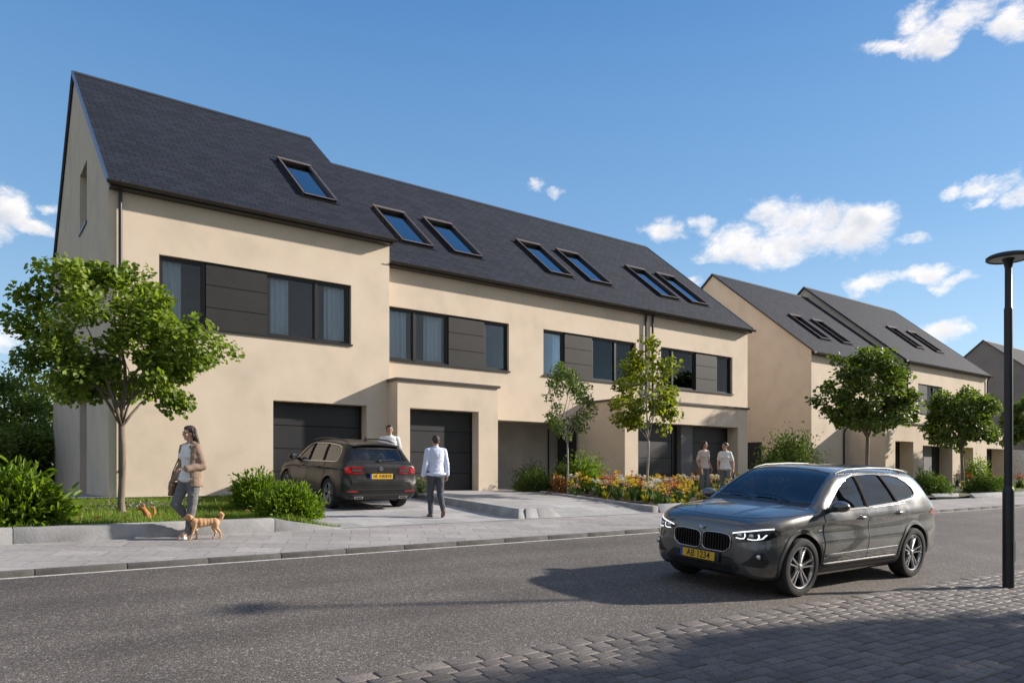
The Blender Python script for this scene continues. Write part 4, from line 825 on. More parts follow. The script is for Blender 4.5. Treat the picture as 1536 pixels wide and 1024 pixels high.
shrub('low golden-green mound of foliage at the front of the flower bed',(16.6,13.0,bed_z(16.6,13)),(.42,.35,.34),900,.06,'bladey',.6,seed=31,nstem=20,cat='plant',name='plant')
shrub('tuft of spiky reddish leaves at the back corner of the flower bed',(14.0,16.4,bed_z(14,16.4)),(.20,.2,.42),90,.22,'leafb',.14,seed=32,nstem=14,up=.8,cat='plant',name='plant')
# ---------------------------------------------------------------- cars
from mathutils.geometry import delaunay_2d_cdt
def pchip(xs,ys,q):
    xs=np.asarray(xs,float); ys=np.asarray(ys,float); h=np.diff(xs); d=np.diff(ys)/h; n=len(xs); m=np.zeros(n)
    for i in range(1,n-1):
        if d[i-1]*d[i]>0:
            w1=2*h[i]+h[i-1]; w2=h[i]+2*h[i-1]; m[i]=(w1+w2)/(w1/d[i-1]+w2/d[i])
    m[0]=d[0]; m[-1]=d[-1]
    q=np.asarray(q,float); k=np.clip(np.searchsorted(xs,q)-1,0,n-2); t=(q-xs[k])/h[k]
    return (2*t**3-3*t**2+1)*ys[k]+(t**3-2*t**2+t)*h[k]*m[k]+(-2*t**3+3*t**2)*ys[k+1]+(t**3-t**2)*h[k]*m[k+1]
class Loft:
    def __init__(s,ST):
        s.T=np.array(ST,float); s.x=s.T[:,0]; s.L=s.x[-1]; s.cache={}
    def par(s,x): return [pchip(s.x,s.T[:,k],[x])[0] for k in range(1,s.T.shape[1])]
    def ctrl(s,x):
        zb,wb,zs,ws,zm,wm,zc,wc,zbelt,wbelt,zr,wr,zt=s.par(x)
        k=min(1,max(0,(x-.35)/.6))*min(1,max(0,(s.L-.25-x)/.5))
        return np.array([(0,zb),(wb*.6,zb),(wb,zb+.005),(ws,zs),(wm,zm),(min(wm,wc)*(1-k)+(min(wm,wc)-.022)*k+.004*(1-k),zm*.42+zc*.58),(wc-.014*k-.003,zc-.040),(wc+.006*k,zc),(wbelt,zbelt),(wr,zr),(wr*.72,zr+(zt-zr)*.62),(wr*.36,zr+(zt-zr)*.91),(0,zt)])
    def sec(s,x,n=72):
        k=round(x,4)
        if k in s.cache: return s.cache[k]
        P=s.ctrl(x); d=np.r_[0,np.cumsum(np.sqrt(((P[1:]-P[:-1])**2).sum(1))**.6)]
        # equal sample count per control span keeps the edge loops running along the car
        q=np.concatenate([np.linspace(d[i],d[i+1],8,endpoint=False) for i in range(len(d)-1)]+[[d[-1]]])
        r=np.c_[pchip(d,P[:,0],q),pchip(d,P[:,1],q)]; r[-1,0]=0; r[0,0]=0; s.cache[k]=r; return r
    def side(s,x,z):
        r=s.sec(min(max(x,0),s.L)); a=r[16:]; return float(np.interp(z,np.maximum.accumulate(a[:,1]),a[:,0]))
    def half(s,x,z):
        r=s.sec(x)
        if z<r[0,1]-.0 or z>r[-1,1]: return -1
        return s.side(x,z)
    def top(s,x,y):
        r=s.sec(min(max(x,0),s.L))[60:]; return float(np.interp(abs(y),r[::-1,0],r[::-1,1]))
    def front(s,y,z,lim=1.2):
        if s.half(0,z)>=abs(y): return 0.
        a,b=0.,lim
        for _ in range(18):
            c=(a+b)/2
            if s.half(round(c,4),z)>=abs(y): b=c
            else: a=c
        return b
    def rear(s,y,z,lim=1.2):
        if s.half(s.L,z)>=abs(y): return s.L
        a,b=s.L,s.L-lim
        for _ in range(18):
            c=(a+b)/2
            if s.half(round(c,4),z)>=abs(y): b=c
            else: a=c
        return b
    def mesh(s,n=150):
        xs=sorted(set(np.round(np.concatenate([np.linspace(0,s.L,n),np.linspace(0,.3,16),np.linspace(s.L-.3,s.L,16)]),4)))
        b=MB(); m=None
        for x in xs:
            r=s.sec(x); ring=[(x,-y,z) for y,z in r]+[(x,y,z) for y,z in r[-2:0:-1]]; m=len(ring); b.v+=ring
        for i in range(len(xs)-1):
            for k in range(m): b.f.append([i*m+k,i*m+(k+1)%m,(i+1)*m+(k+1)%m,(i+1)*m+k]); b.m.append(0)
        b.f.append(list(range(m))); b.m.append(0); b.f.append([(len(xs)-1)*m+k for k in range(m)]); b.m.append(0)
        return b
def resample(poly,step=.025,closed=True):
    out=[]; n=len(poly)
    for i in range(n if closed else n-1):
        a=poly[i]; c=poly[(i+1)%n]; k=max(1,int(math.hypot(c[0]-a[0],c[1]-a[1])/step))
        out+= [(a[0]+(c[0]-a[0])*j/k,a[1]+(c[1]-a[1])*j/k) for j in range(k)]
    if not closed: out.append(poly[-1])
    return out
def roundpoly(poly,r=.03,n=4):
    out=[]; N=len(poly)
    for i in range(N):
        p=Vector(poly[i]); a=Vector(poly[i-1])-p; c=Vector(poly[(i+1)%N])-p
        ra=min(r,a.length*.45); rc=min(r,c.length*.45); A=p+a.normalized()*ra; C=p+c.normalized()*rc
        for k in range(n+1):
            t=k/n; out.append(tuple(A*(1-t)**2+p*2*t*(1-t)+C*t*t))
    return out
def patch(b,poly,fn,off=.004,skirt=.012,step=.04,mi=0):
    """lay a thin panel with an exact outline on a curved body surface; fn(u,v,off) -> point"""
    P=resample(poly,step*.6); n=len(P); us=[p[0] for p in P]; vs_=[p[1] for p in P]; pts=[Vector(p) for p in P]
    u=min(us)+step*.5
    while u<max(us):
        v=min(vs_)+step*.5
        while v<max(vs_): pts.append(Vector((u,v))); v+=step
        u+=step
    V,E,F,_,_,_=delaunay_2d_cdt(pts,[(i,(i+1)%n) for i in range(n)],[list(range(n))],1,1e-6)
    use=sorted({i for f in F for i in f}); rm={i:k for k,i in enumerate(use)}; V=[V[i] for i in use]; F=[[rm[i] for i in f] for f in F]
    o=len(b.v); b.v+=[tuple(fn(p.x,p.y,off)) for p in V]
    for f in F: b.f.append([o+i for i in f]); b.m.append(mi)
    if skirt:
        cnt={}
        for f in F:
            for i in range(len(f)):
                e=(f[i],f[(i+1)%len(f)]); cnt[tuple(sorted(e))]=cnt.get(tuple(sorted(e)),[])+[e]
        for e,l in cnt.items():
            if len(l)==1:
                a,c=l[0]; q=len(b.v); b.v+=[tuple(fn(V[a].x,V[a].y,off-skirt)),tuple(fn(V[c].x,V[c].y,off-skirt))]
                b.f.append([o+a,o+c,q+1,q]); b.m.append(mi)
    return b
def strip(b,line,w,fn,off=.003,step=.03,mi=0,closed=False):
    L=resample(line,step,closed)
    if closed: L.append(L[0])
    n=len(L); o=len(b.v)
    for i,p in enumerate(L):
        a=L[max(i-1,0)]; c=L[min(i+1,n-1)]; d=Vector((c[0]-a[0],c[1]-a[1])); d=d.normalized() if d.length>1e-9 else Vector((1,0)); nx,ny=-d.y*w/2,d.x*w/2
        b.v+=[tuple(fn(p[0]+nx,p[1]+ny,off)),tuple(fn(p[0]-nx,p[1]-ny,off))]
    for i in range(n-1): b.f.append([o+2*i,o+2*i+2,o+2*i+3,o+2*i+1]); b.m.append(mi)
    return b
def tmpobj(b,name='tmp'):
    me=bpy.data.meshes.new(name); me.from_pydata(b.v,[],b.f)
    bm=bmesh.new(); bm.from_mesh(me); bmesh.ops.recalc_face_normals(bm,faces=bm.faces); bm.to_mesh(me); bm.free()
    o=bpy.data.objects.new(name,me); col.objects.link(o); return o
def boolean(base,cutters):
    obs=[base]
    for c in cutters:
        md=base.modifiers.new('b','BOOLEAN'); md.operation='DIFFERENCE'; md.solver='EXACT'; md.object=c; obs.append(c)
    dg=bpy.context.evaluated_depsgraph_get(); dg.update()
    me=bpy.data.meshes.new_from_object(base.evaluated_get(dg))
    for o in obs:
        m=o.data; bpy.data.objects.remove(o); bpy.data.meshes.remove(m)
    return me
def textmesh(name,txt,size,mat,parent,M,depth=.001,sx=1):
    cu=bpy.data.curves.new(name,'FONT'); cu.body=txt; cu.size=size; cu.align_x='CENTER'; cu.align_y='CENTER'; cu.extrude=depth; cu.offset=.0012
    o=bpy.data.objects.new('t',cu); col.objects.link(o); dg=bpy.context.evaluated_depsgraph_get(); dg.update()
    me=bpy.data.meshes.new_from_object(o.evaluated_get(dg)); bpy.data.objects.remove(o); bpy.data.curves.remove(cu)
    me.transform(Matrix.Diagonal((sx,1,1,1))); me.transform(M); me.name=name; me.materials.clear()
    return link_mesh(name,me,mat,parent)
def carpaint(name,c,metal=.75,rough=.32):
    m,nt,b=nmat(name); L=nt.links.new
    b.inputs['Base Color'].default_value=c4(c); b.inputs['Metallic'].default_value=metal; b.inputs['Roughness'].default_value=rough; b.inputs['Coat Weight'].default_value=1; b.inputs['Coat Roughness'].default_value=.02
    tc=nd(nt,'ShaderNodeTexCoord'); n=nd(nt,'ShaderNodeTexNoise'); n.inputs['Scale'].default_value=900; n.inputs['Detail'].default_value=1; L(tc.outputs['Object'],n.inputs[0])
    bp=nd(nt,'ShaderNodeBump'); bp.inputs['Strength'].default_value=.06; bp.inputs['Distance'].default_value=.001; L(n.outputs[0],bp.inputs['Height']); L(bp.outputs[0],b.inputs['Normal'])
    n2=nd(nt,'ShaderNodeTexNoise'); n2.inputs['Scale'].default_value=3; n2.inputs['Detail'].default_value=6; L(tc.outputs['Object'],n2.inputs[0])
    r=nd(nt,'ShaderNodeMapRange'); r.inputs['From Min'].default_value=.3; r.inputs['From Max'].default_value=.75; r.inputs['To Min'].default_value=rough-.04; r.inputs['To Max'].default_value=rough+.1; L(n2.outputs[0],r.inputs[0]); L(r.outputs[0],b.inputs['Roughness'])
    return m
def emat(name,c,s,base=(.8,.8,.8)):
    m,nt,b=nmat(name); b.inputs['Base Color'].default_value=c4(base); b.inputs['Emission Color'].default_value=c4(c); b.inputs['Emission Strength'].default_value=s; b.inputs['Roughness'].default_value=.3; return m
MT['paint']=carpaint('grey_metallic_paint',(.125,.123,.121),.65,.24)
MT['pillar']=pmat('matt_black_pillar',(.012,.012,.012),rough=.8,var=.1,spec=.08)
MT['rail']=pmat('roof_rail_silver',(.20,.20,.20),rough=.45,metal=.5,var=.1)
MT['paint2']=carpaint('black_brown_paint',(.013,.012,.012),.0,.35); MT['paint2'].node_tree.nodes['Principled BSDF'].inputs['Coat Weight'].default_value=.12; MT['paint2'].node_tree.nodes['Principled BSDF'].inputs['Specular IOR Level'].default_value=.4
MT['plastic']=pmat('black_plastic',(.016,.016,.017),rough=.55,var=.15,scale=20)
MT['gloss']=pmat('gloss_black',(.008,.008,.009),rough=.12,var=.05)
MT['chrome']=pmat('satin_chrome',(.62,.62,.62),rough=.22,metal=1,var=.05)
MT['rubber']=pmat('tyre_rubber',(.018,.018,.018),rough=.82,var=.25,scale=20,bump=.15,bscale=120,dist=.004)
MT['alloy']=pmat('alloy_rim',(.40,.40,.41),rough=.30,metal=.9,var=.1,scale=8)
MT['alloydark']=pmat('dark_alloy',(.05,.05,.052),rough=.45,metal=.6,var=.1)  # dark alloy for rim barrels, brake discs and body trims
MT['carglass']=glassmat('car_glass',(.62,.66,.66),.045,k=.9)
MT['privacy']=glassmat('car_privacy_glass',(.14,.155,.165),.09)
MT['lampglass']=glassmat('lamp_glass',(.8,.82,.85),.06)
MT['led']=emat('led_white',(.92,.96,1),.75)
MT['redlamp']=pmat('red_lamp',(.35,.012,.015),rough=.15,var=.25,scale=40,coat=1)
MT['darkred']=pmat('dark_red_lamp',(.10,.008,.010),rough=.15,var=.2,coat=1)
MT['amber']=pmat('amber_lamp',(.55,.16,.02),rough=.15,var=.2,coat=1)
MT['yellow']=pmat('plate_yellow',(.72,.42,.02),rough=.45,var=.05)
MT['plateblue']=pmat('plate_blue',(.02,.07,.35),rough=.45,var=.05)
MT['black']=pmat('plate_black',(.012,.012,.012),rough=.5,var=.05)
MT['seat']=pmat('seat_leather',(.075,.072,.07),rough=.6,var=.15)
def wheel(root,x,y,out,r=.345,wd=.225,spokes=5,steer=0,style='pair'):
    b=MB(); h=wd/2; rr=r*.735
    prof=[(rr,-h*.75),(rr+.012,-h*.95),(r*.87,-h),(r*.955,-h*.93),(r*.992,-h*.72),(r,-h*.45),(r,h*.45),(r*.992,h*.72),(r*.955,h*.93),(r*.87,h),(rr+.012,h*.95),(rr,h*.75)]
    Mw=Matrix.Translation((x,y,r))@Matrix.Rotation(steer,4,'Z')
    b.lathe(prof,(0,0,0),'y',48,closed=True)
    for q in (-.3,-.1,.1,.3): b.lathe([(r+.0015,q*wd-.004),(r+.0015,q*wd+.004)],(0,0,0),'y',48)
    b.v=[tuple(Mw@Vector(v)) for v in b.v]; t=b.build('wheel',MT['rubber'],root,40)
    o=out; b=MB(); f=h*.80*o
    b.lathe([(rr,f),(rr-.008,f+.010*o),(rr-.022,f+.004*o),(rr-.028,f-.03*o)],(0,0,0),'y',48,0)
    b.lathe([(rr-.002,f),(rr-.028,f-.03*o),(rr-.035,-f)],(0,0,0),'y',48,1)
    b.lathe([(0,f-.005*o),(.025,f-.004*o),(.034,f-.012*o),(.060,f-.018*o),(.066,f-.05*o)],(0,0,0),'y',24,0)
    n=spokes*2
    for k in range(n):
        if style=='pair': a=2*math.pi*(k//2)/spokes+(.17 if k%2 else -.17)+.2; a0=2*math.pi*(k//2)/spokes+.2+(.34 if k%2 else -.34)*.8
        else: a=2*math.pi*k/n; a0=a
        u0=Vector((math.cos(a0),0,math.sin(a0))); u1=Vector((math.cos(a),0,math.sin(a))); ty=Vector((0,1,0))
        t0=ty.cross(u0); t1=ty.cross(u1); p0=u0*.045; p1=u1*(rr-.016)
        w0,w1=.016,.015; fo0=f-.016*o; fo1=f+.002*o
        for zz,ww in ((0,1),):
            vs=[p0+t0*w0+ty*(fo0-.03*o),p0-t0*w0+ty*(fo0-.03*o),p1-t1*w1+ty*(fo1-.03*o),p1+t1*w1+ty*(fo1-.03*o),
                p0+t0*w0*.6+ty*fo0,p0-t0*w0*.6+ty*fo0,p1-t1*w1*.65+ty*fo1,p1+t1*w1*.65+ty*fo1]
            b.hexa(vs,0)
    for k in range(5):
        a=2*math.pi*k/5; b.ell((.045*math.cos(a),f-.014*o,.045*math.sin(a)),(.007,.006,.007),8,6,1)
    b.v=[tuple(Mw@Vector(v)) for v in b.v]; rm=b.build('rim',[MT['alloy'],MT['alloydark']],t,35)
    b=MB(); b.lathe([(0,f-.06*o),(.15,f-.06*o),(.155,f-.075*o),(0,f-.075*o)],(0,0,0),'y',32); b.v=[tuple(Mw@Vector(v)) for v in b.v]; b.build('brake_disc',MT['alloydark'],t,40)
def seat(root,x,y,z):
    b=MB(); b.ell((x,y,z),(.26,.25,.10),12,8); b.ell((x+.27,y,z+.33),(.10,.24,.36),12,8,M=Matrix.Rotation(.25,3,'Y')); b.ell((x+.36,y,z+.72),(.05,.13,.10),12,8)
    b.build('seat',MT['seat'],root,60)
def side_fn(lf,s): return lambda u,v,o:(u,s*(lf.side(u,v)+o),v)
def car(root,lf,spec,paint):
    body=tmpobj(lf.mesh()); cut=[]
    # hollow cabin
    c=MB(); xs=np.linspace(spec['cab'][0],spec['cab'][1],26); m=0
    for x in xs:
        zb,wb,zs,ws,zm,wm,zc,wc,zbelt,wbelt,zr,wr,zt=lf.par(x); k=.05
        lo=.42; hi=[(wbelt-.09,lo),(wbelt-.075,min(zbelt-.02,zt-.13)),(wr-k,max(min(zr-k,zt-.09),lo+.3)),(wr*.7-k*.6,max(zt-k-.025,lo+.33)),(0,max(zt-k,lo+.34))]
        ring=[(x,0,lo)]+[(x,-y,z) for y,z in hi]+[(x,y,z) for y,z in hi[-2::-1]]; m=len(ring); c.v+=ring
    for i in range(len(xs)-1):
        for k in range(m): c.f.append([i*m+k,i*m+(k+1)%m,(i+1)*m+(k+1)%m,(i+1)*m+k]); c.m.append(0)
    c.f+= [list(range(m)),[(len(xs)-1)*m+k for k in range(m)]]
    cut.append(tmpobj(c))
    for poly in spec['sidewin']:
        for s in (-1,1):
            p=MB(); p.prism(poly,lambda u,v,w:(u,w*s,v),.25,1.2); cut.append(tmpobj(p))
    for poly,z0,z1 in spec['topcut']:
        p=MB(); p.prism(poly,lambda u,v,w:(u,v,w),z0,z1); cut.append(tmpobj(p))
    for poly,x0,x1 in spec['endcut']:
        p=MB(); p.prism(poly,lambda u,v,w:(w,u,v),x0,x1); cut.append(tmpobj(p))
    for wx in spec['wheels']:
        for s in (-1,1):
            p=MB(); n=40; ra=spec['arch']; p.prism([(wx+ra*math.cos(2*math.pi*i/n),spec['r']+.01+ra*math.sin(2*math.pi*i/n)) for i in range(n)],lambda u,v,w:(u,w*s,v),.50,1.3); cut.append(tmpobj(p))
    me=boolean(body,cut); me.name='body'; me.materials.clear()
    bo=link_mesh('body',me,MT[paint],root,28)
    # glass
    for poly,nm,mt in zip(spec['sidewin'],spec['winname'],spec['winmat']):
        for s in (-1,1):
            b=MB(); patch(b,poly,side_fn(lf,s),-.012,0,.05); b.build(nm,MT[mt],root,180)
    return bo
def archtrim(root,lf,spec,mat,w=.055):
    for wx in spec['wheels']:
        for s in (-1,1):
            b=MB(); ra=spec['arch']+.002; n=44; o=0; pr=[]
            for i in range(n+1):
                a=-.32+(math.pi+.64)*i/n
                q=[]
                for rr,of in ((ra-.012,-.035),(ra-.006,.010),(ra+w*.8,.010),(ra+w,-.006)):
                    x=wx+rr*math.cos(a); z=spec['r']+.01+rr*math.sin(a); z=max(z,.20)
                    q.append((min(max(x,.02),lf.L-.02),s*(lf.side(x,z)+of),z))
                b.v+=q
            for i in range(n):
                for k in range(3): b.f.append([i*4+k,i*4+k+1,i*4+k+5,i*4+k+4]); b.m.append(0)
            b.build('arch_trim',MT[mat],root,40)
            # liner
            b=MB(); n=24
            for i in range(n+1):
                a=-.35+(math.pi+.7)*i/n; x=wx+(ra-.004)*math.cos(a); z=spec['r']+.01+(ra-.004)*math.sin(a); b.v+=[(x,s*.50,z),(x,s*(lf.side(min(max(x,.02),lf.L-.02),max(z,.2))-.03),z)]
            for i in range(n): b.f.append([2*i,2*i+1,2*i+3,2*i+2]); b.m.append(0)
            b.box(wx-.38,wx+.38,s*.495-.004,s*.495+.004,.2,.75)
            b.build('arch_liner',MT['plastic'],root)
def mirror(root,x,z,lf,paint,s):
    y=lf.side(x,z); b=MB()
    M=Matrix.Rotation(s*.12,3,'Z')
    b.ell((x+.03,s*(y+.145),z+.045),(.10,.115,.072),20,12,0,M)
    for i,v in enumerate(b.v):
        if v[0]>x+.085: b.v[i]=(x+.085,v[1],v[2])
    mo=b.build('wing_mirror',[MT[paint]],root,50)
    b=MB(); b.tube([(x-.02,s*(y-.03),z-.02),(x+.01,s*(y+.05),z-.01),(x+.02,s*(y+.11),z+.0)],[.035,.028,.03],10); b.build('mirror_foot',MT['plastic'],mo,60)
    b=MB(); b.ell((x+.088,s*(y+.145),z+.045),(.003,.095,.055),16,8,0,M); b.build('mirror_glass',MT['chrome'],mo,60)
def handle(root,x,z,lf,s):
    fn=side_fn(lf,s); b=MB()
    patch(b,[(x+.075*math.cos(a),z+.032*math.sin(a)) for a in np.linspace(0,2*math.pi,16,endpoint=False)],fn,.0062,.004,.03); h=b.build('door_handle_cup',MT['gloss'],root,60)
    b=MB(); pts=[(x-.10,z),(x-.06,z+.004),(x,z+.006),(x+.06,z+.004),(x+.10,z)]
    b.tube([fn(u,v,o) for (u,v),o in zip(pts,(.004,.03,.036,.03,.004))],[.010,.013,.014,.013,.010],8); b.build('door_handle',MT[root['_paint']],h,60)

# ---- the SUV
#      x    zb   wb   zs   ws   zm   wm   zc   wc   zbelt wbelt zr   wr   zt
S=[(0.00,.36,.40,.43,.50,.58,.53,.70,.50,.78,.44,.815,.36,.83),
   (0.02,.30,.52,.38,.62,.57,.645,.72,.62,.815,.56,.855,.46,.875),
   (0.07,.25,.62,.35,.73,.57,.75,.745,.725,.86,.66,.905,.54,.93),
   (0.16,.22,.68,.33,.80,.58,.825,.77,.80,.895,.74,.94,.61,.97),
   (0.34,.20,.72,.33,.865,.60,.885,.82,.865,.935,.81,.985,.68,1.02),
   (0.60,.19,.75,.33,.89,.62,.905,.865,.885,.972,.84,1.02,.71,1.06),
   (0.88,.19,.76,.33,.885,.63,.91,.885,.895,.995,.86,1.045,.74,1.09),
   (1.06,.19,.76,.33,.875,.63,.91,.90,.90,1.005,.873,1.06,.755,1.11),
   (1.18,.19,.76,.33,.87,.63,.91,.90,.90,1.01,.875,1.12,.765,1.155),
   (1.46,.19,.76,.33,.87,.63,.91,.91,.90,1.015,.875,1.31,.70,1.355),
   (1.80,.19,.76,.33,.87,.63,.91,.915,.90,1.02,.872,1.48,.635,1.535),
   (2.08,.19,.76,.33,.87,.63,.91,.92,.90,1.03,.872,1.522,.615,1.585),
   (2.50,.19,.76,.33,.87,.635,.91,.93,.90,1.04,.872,1.535,.605,1.605),
   (3.00,.19,.76,.33,.875,.64,.91,.945,.90,1.06,.868,1.53,.60,1.60),
   (3.45,.20,.76,.34,.89,.65,.91,.96,.897,1.08,.86,1.515,.595,1.585),
   (3.80,.22,.75,.36,.885,.66,.90,.97,.885,1.10,.85,1.50,.588,1.568),
   (4.02,.24,.74,.37,.875,.66,.895,.975,.872,1.11,.836,1.445,.58,1.51),
   (4.16,.26,.73,.38,.86,.66,.88,.97,.855,1.09,.815,1.29,.61,1.355),
   (4.30,.29,.70,.40,.825,.66,.85,.95,.82,1.055,.785,1.11,.66,1.145),
   (4.39,.33,.66,.43,.775,.66,.805,.91,.775,.99,.715,1.02,.61,1.035),
   (4.44,.40,.58,.48,.68,.66,.71,.84,.68,.90,.62,.925,.54,.935)]
lf=Loft(S)
suv=empty('parked_car',(7.33,5.92,g(5.92)),Matrix.Rotation(TILT,3,'X'),'dark grey metallic SUV on the road in the foreground with yellow front plate','car'); suv.scale=(1,1,.97); suv['_paint']='paint'
W1=[(1.30,1.05),(1.46,1.155),(1.68,1.302),(1.88,1.405),(2.07,1.462),(2.19,1.478),(2.24,1.075)]
W2=[(2.30,1.078),(2.262,1.482),(2.60,1.495),(2.87,1.492),(3.06,1.12)]
W3=[(3.11,1.125),(2.92,1.487),(3.22,1.475),(3.43,1.448),(3.59,1.385),(3.69,1.275),(3.67,1.212),(3.57,1.172)]
W1=[(x,z) for x,z in W1]
spec=dict(cab=(1.34,4.02),r=.362,arch=.412,wheels=(.755,3.56),sidewin=[roundpoly(W1,.025,3),roundpoly(W2,.025,3),roundpoly(W3,.04,3)],winname=['side_window']*3,winmat=['carglass','carglass','privacy'],
  topcut=[([(1.20,-.70),(1.14,-.4),(1.12,0),(1.14,.4),(1.20,.70),(1.83,.575),(1.87,.3),(1.88,0),(1.87,-.3),(1.83,-.575)],1.08,1.75)],
  endcut=[(roundpoly([(-.58,1.13),(.58,1.13),(.50,1.42),(-.50,1.42)],.05,3),4.0,4.8)])
bo=car(suv,lf,spec,'paint')
def topfn(u,v,o): return (u,v,lf.top(u,v)+o)
def frontfn(u,v,o): return (lf.front(u,v)-o,u,v)
def rearfn(u,v,o): return (lf.rear(u,v)+o,u,v)
b=MB(); patch(b,spec['topcut'][0][0],topfn,-.012,0,.06); b.build('windscreen',MT['carglass'],suv,180)
b=MB(); patch(b,spec['endcut'][0][0],rearfn,-.012,0,.06); b.build('rear_window',MT['privacy'],suv,180)
archtrim(suv,lf,spec,'plastic',.05)
for wx in spec['wheels']:
    for s in (-1,1): wheel(suv,wx,s*.795,s,.362,.235)
# doors: lower skins laid on the body, dark gaps behind
for s in (-1,1):
    fn=side_fn(lf,s)
    D1=[(1.228,.40),(2.24,.40),(2.257,.70),(2.265,1.05),(1.30,1.02),(1.20,.99)]
    D2=[(2.26,.40),(3.03,.40),(3.07,.55),(3.15,.70),(3.29,.83),(3.33,.92),(3.30,1.095),(2.287,1.053),(2.277,.70)]
    for D,hx,hz in ((D1,2.06,.935),(D2,3.03,.97)):
        b=MB(); patch(b,D,fn,.0045,.006,.045); d=b.build('door',MT['paint'],suv,40); d['_paint']='paint'; handle(d,hx,hz,lf,s); 
        for o in (d,): del o['_paint']
    b=MB()
    strip(b,[(1.188,1.0),(1.222,.40)],.014,fn,.0018); strip(b,[(2.276,1.065),(2.267,.70),(2.25,.40)],.016,fn,.0018); strip(b,[(3.308,1.10),(3.338,.92),(3.297,.825),(3.157,.695),(3.077,.545),(3.036,.39)],.014,fn,.0018); strip(b,[(1.222,.395),(3.036,.395)],.014,fn,.0018)
    b.build('door_gap',MT['black'],suv)
    # window surround: black pillars and a bright waist strip
    b=MB(); patch(b,[(2.242,1.068),(2.298,1.07),(2.262,1.478),(2.195,1.474)],fn,.009,.012,.025); b.build('window_pillar',MT['pillar'],suv,60); b=MB(); patch(b,[(3.062,1.115),(3.108,1.12),(2.922,1.482),(2.872,1.485)],fn,.009,.012,.025); b.build('window_pillar',MT['pillar'],suv,60)
    b=MB(); strip(b,[(1.25,1.028),(1.50,1.036),(2.24,1.060),(3.08,1.105),(3.57,1.153),(3.685,1.198),(3.71,1.27),(3.61,1.398),(3.44,1.465),(3.23,1.492),(2.88,1.509),(2.60,1.512),(2.20,1.495),(1.87,1.42),(1.66,1.312),(1.43,1.158),(1.27,1.045)],.014,fn,.004,closed=False); b.build('window_trim',MT['alloydark'],suv,180)
    b=MB(); strip(b,[(1.28,1.034),(1.50,1.040),(2.24,1.064),(3.08,1.109),(3.56,1.156),(3.65,1.195)],.009,fn,.0055); b.build('waist_trim',MT['chrome'],suv,180)
    b=MB(); patch(b,[(1.25,.455),(3.05,.478),(3.07,.503),(1.26,.487)],fn,.014,.014,.06); b.build('sill_trim',MT['rail'],suv,60)
    b=MB(); patch(b,[(1.17,.25),(3.14,.25),(3.10,.345),(1.21,.345)],fn,.012,.02,.06); b.build('side_skirt',MT['plastic'],suv,60)
    b=MB(); patch(b,[(1.24,.345),(3.08,.345),(3.07,.365),(1.26,.362)],fn,.022,.02,.06); b.build('skirt_strip',MT['alloydark'],suv,60)
    mirror(suv,1.33,1.065,lf,'paint',s)
    b=MB(); b.tube([(x,s*y,z) for x,y,z in [(1.84,.615,1.502),(1.95,.617,1.532),(2.12,.615,1.558),(2.7,.608,1.580),(3.2,.603,1.576),(3.55,.597,1.553),(3.74,.588,1.53),(3.83,.582,1.505)]],[.009,.013,.014,.014,.014,.013,.012,.009],10); b.build('roof_rail',MT['rail'],suv,60)
    # tail lamp wrapping the corner
    b=MB(); patch(b,[(4.05,.93),(4.20,.885),(4.38,.87),(4.37,.99),(4.28,1.03),(4.12,1.0)],fn,.006,.01,.03); t=b.build('tail_lamp',MT['redlamp'],suv,60)
    b=MB(); patch(b,[(4.16,.905),(4.36,.885),(4.36,.93),(4.18,.94)],fn,.009,.004,.03); b.build('lamp_segment',MT['amber'],t,60)
    b=MB(); patch(b,[(1.10,.79),(1.165,.80),(1.16,.815),(1.095,.805)],fn,.004,.004,.02); b.build('fender_badge',MT['chrome'],suv)
    # headlamp
    hl=roundpoly([(s*.44,.735),(s*.56,.705),(s*.70,.70),(s*.81,.715),(s*.878,.795),(s*.85,.842),(s*.66,.812),(s*.46,.775)],.025,3)
    b=MB(); patch(b,hl,frontfn,.004,.02,.025); h=b.build('headlight',MT['gloss'],suv,60)
    b=MB(); strip(b,[(s*.445,.770),(s*.55,.795),(s*.66,.818),(s*.76,.842),(s*.83,.853)],.016,frontfn,.009,.02); 
    for cx in (.55,.69):
        strip(b,[(s*(cx-.055),.722),(s*(cx+.0),.716),(s*(cx+.045),.722),(s*(cx+.058),.755),(s*(cx+.048),.785)],.013,frontfn,.010,.012)
    strip(b,[(s*.735,.722),(s*.775,.738),(s*.80,.785)],.012,frontfn,.010,.012)
    b.build('light_bar',MT['led'],h,60)
    b=MB()
    for cx in (.535,.672):
        p=frontfn(s*cx,.757,.006); b.ell(p,(.012,.034,.030),14,10)
    b.build('projector_lens',MT['chrome'],h,60)
    # bumper side intake with fog lamp
    b=MB(); patch(b,roundpoly([(s*.56,.40),(s*.80,.385),(s*.835,.46),(s*.80,.565),(s*.72,.56),(s*.66,.475)],.02,3),frontfn,.003,.02,.03); fi=b.build('air_intake',MT['plastic'],suv,60)
    for z in (.42,.45): pass
    p=frontfn(s*.755,.515,.012); b=MB(); b.lathe([(0,-.012),(.026,-.010),(.032,0),(.034,.008)],(0,0,0),'x',16); b.v=[tuple(Vector(p)+Vector(v)) for v in b.v]; b.build('fog_lamp',MT['chrome'],fi,60)
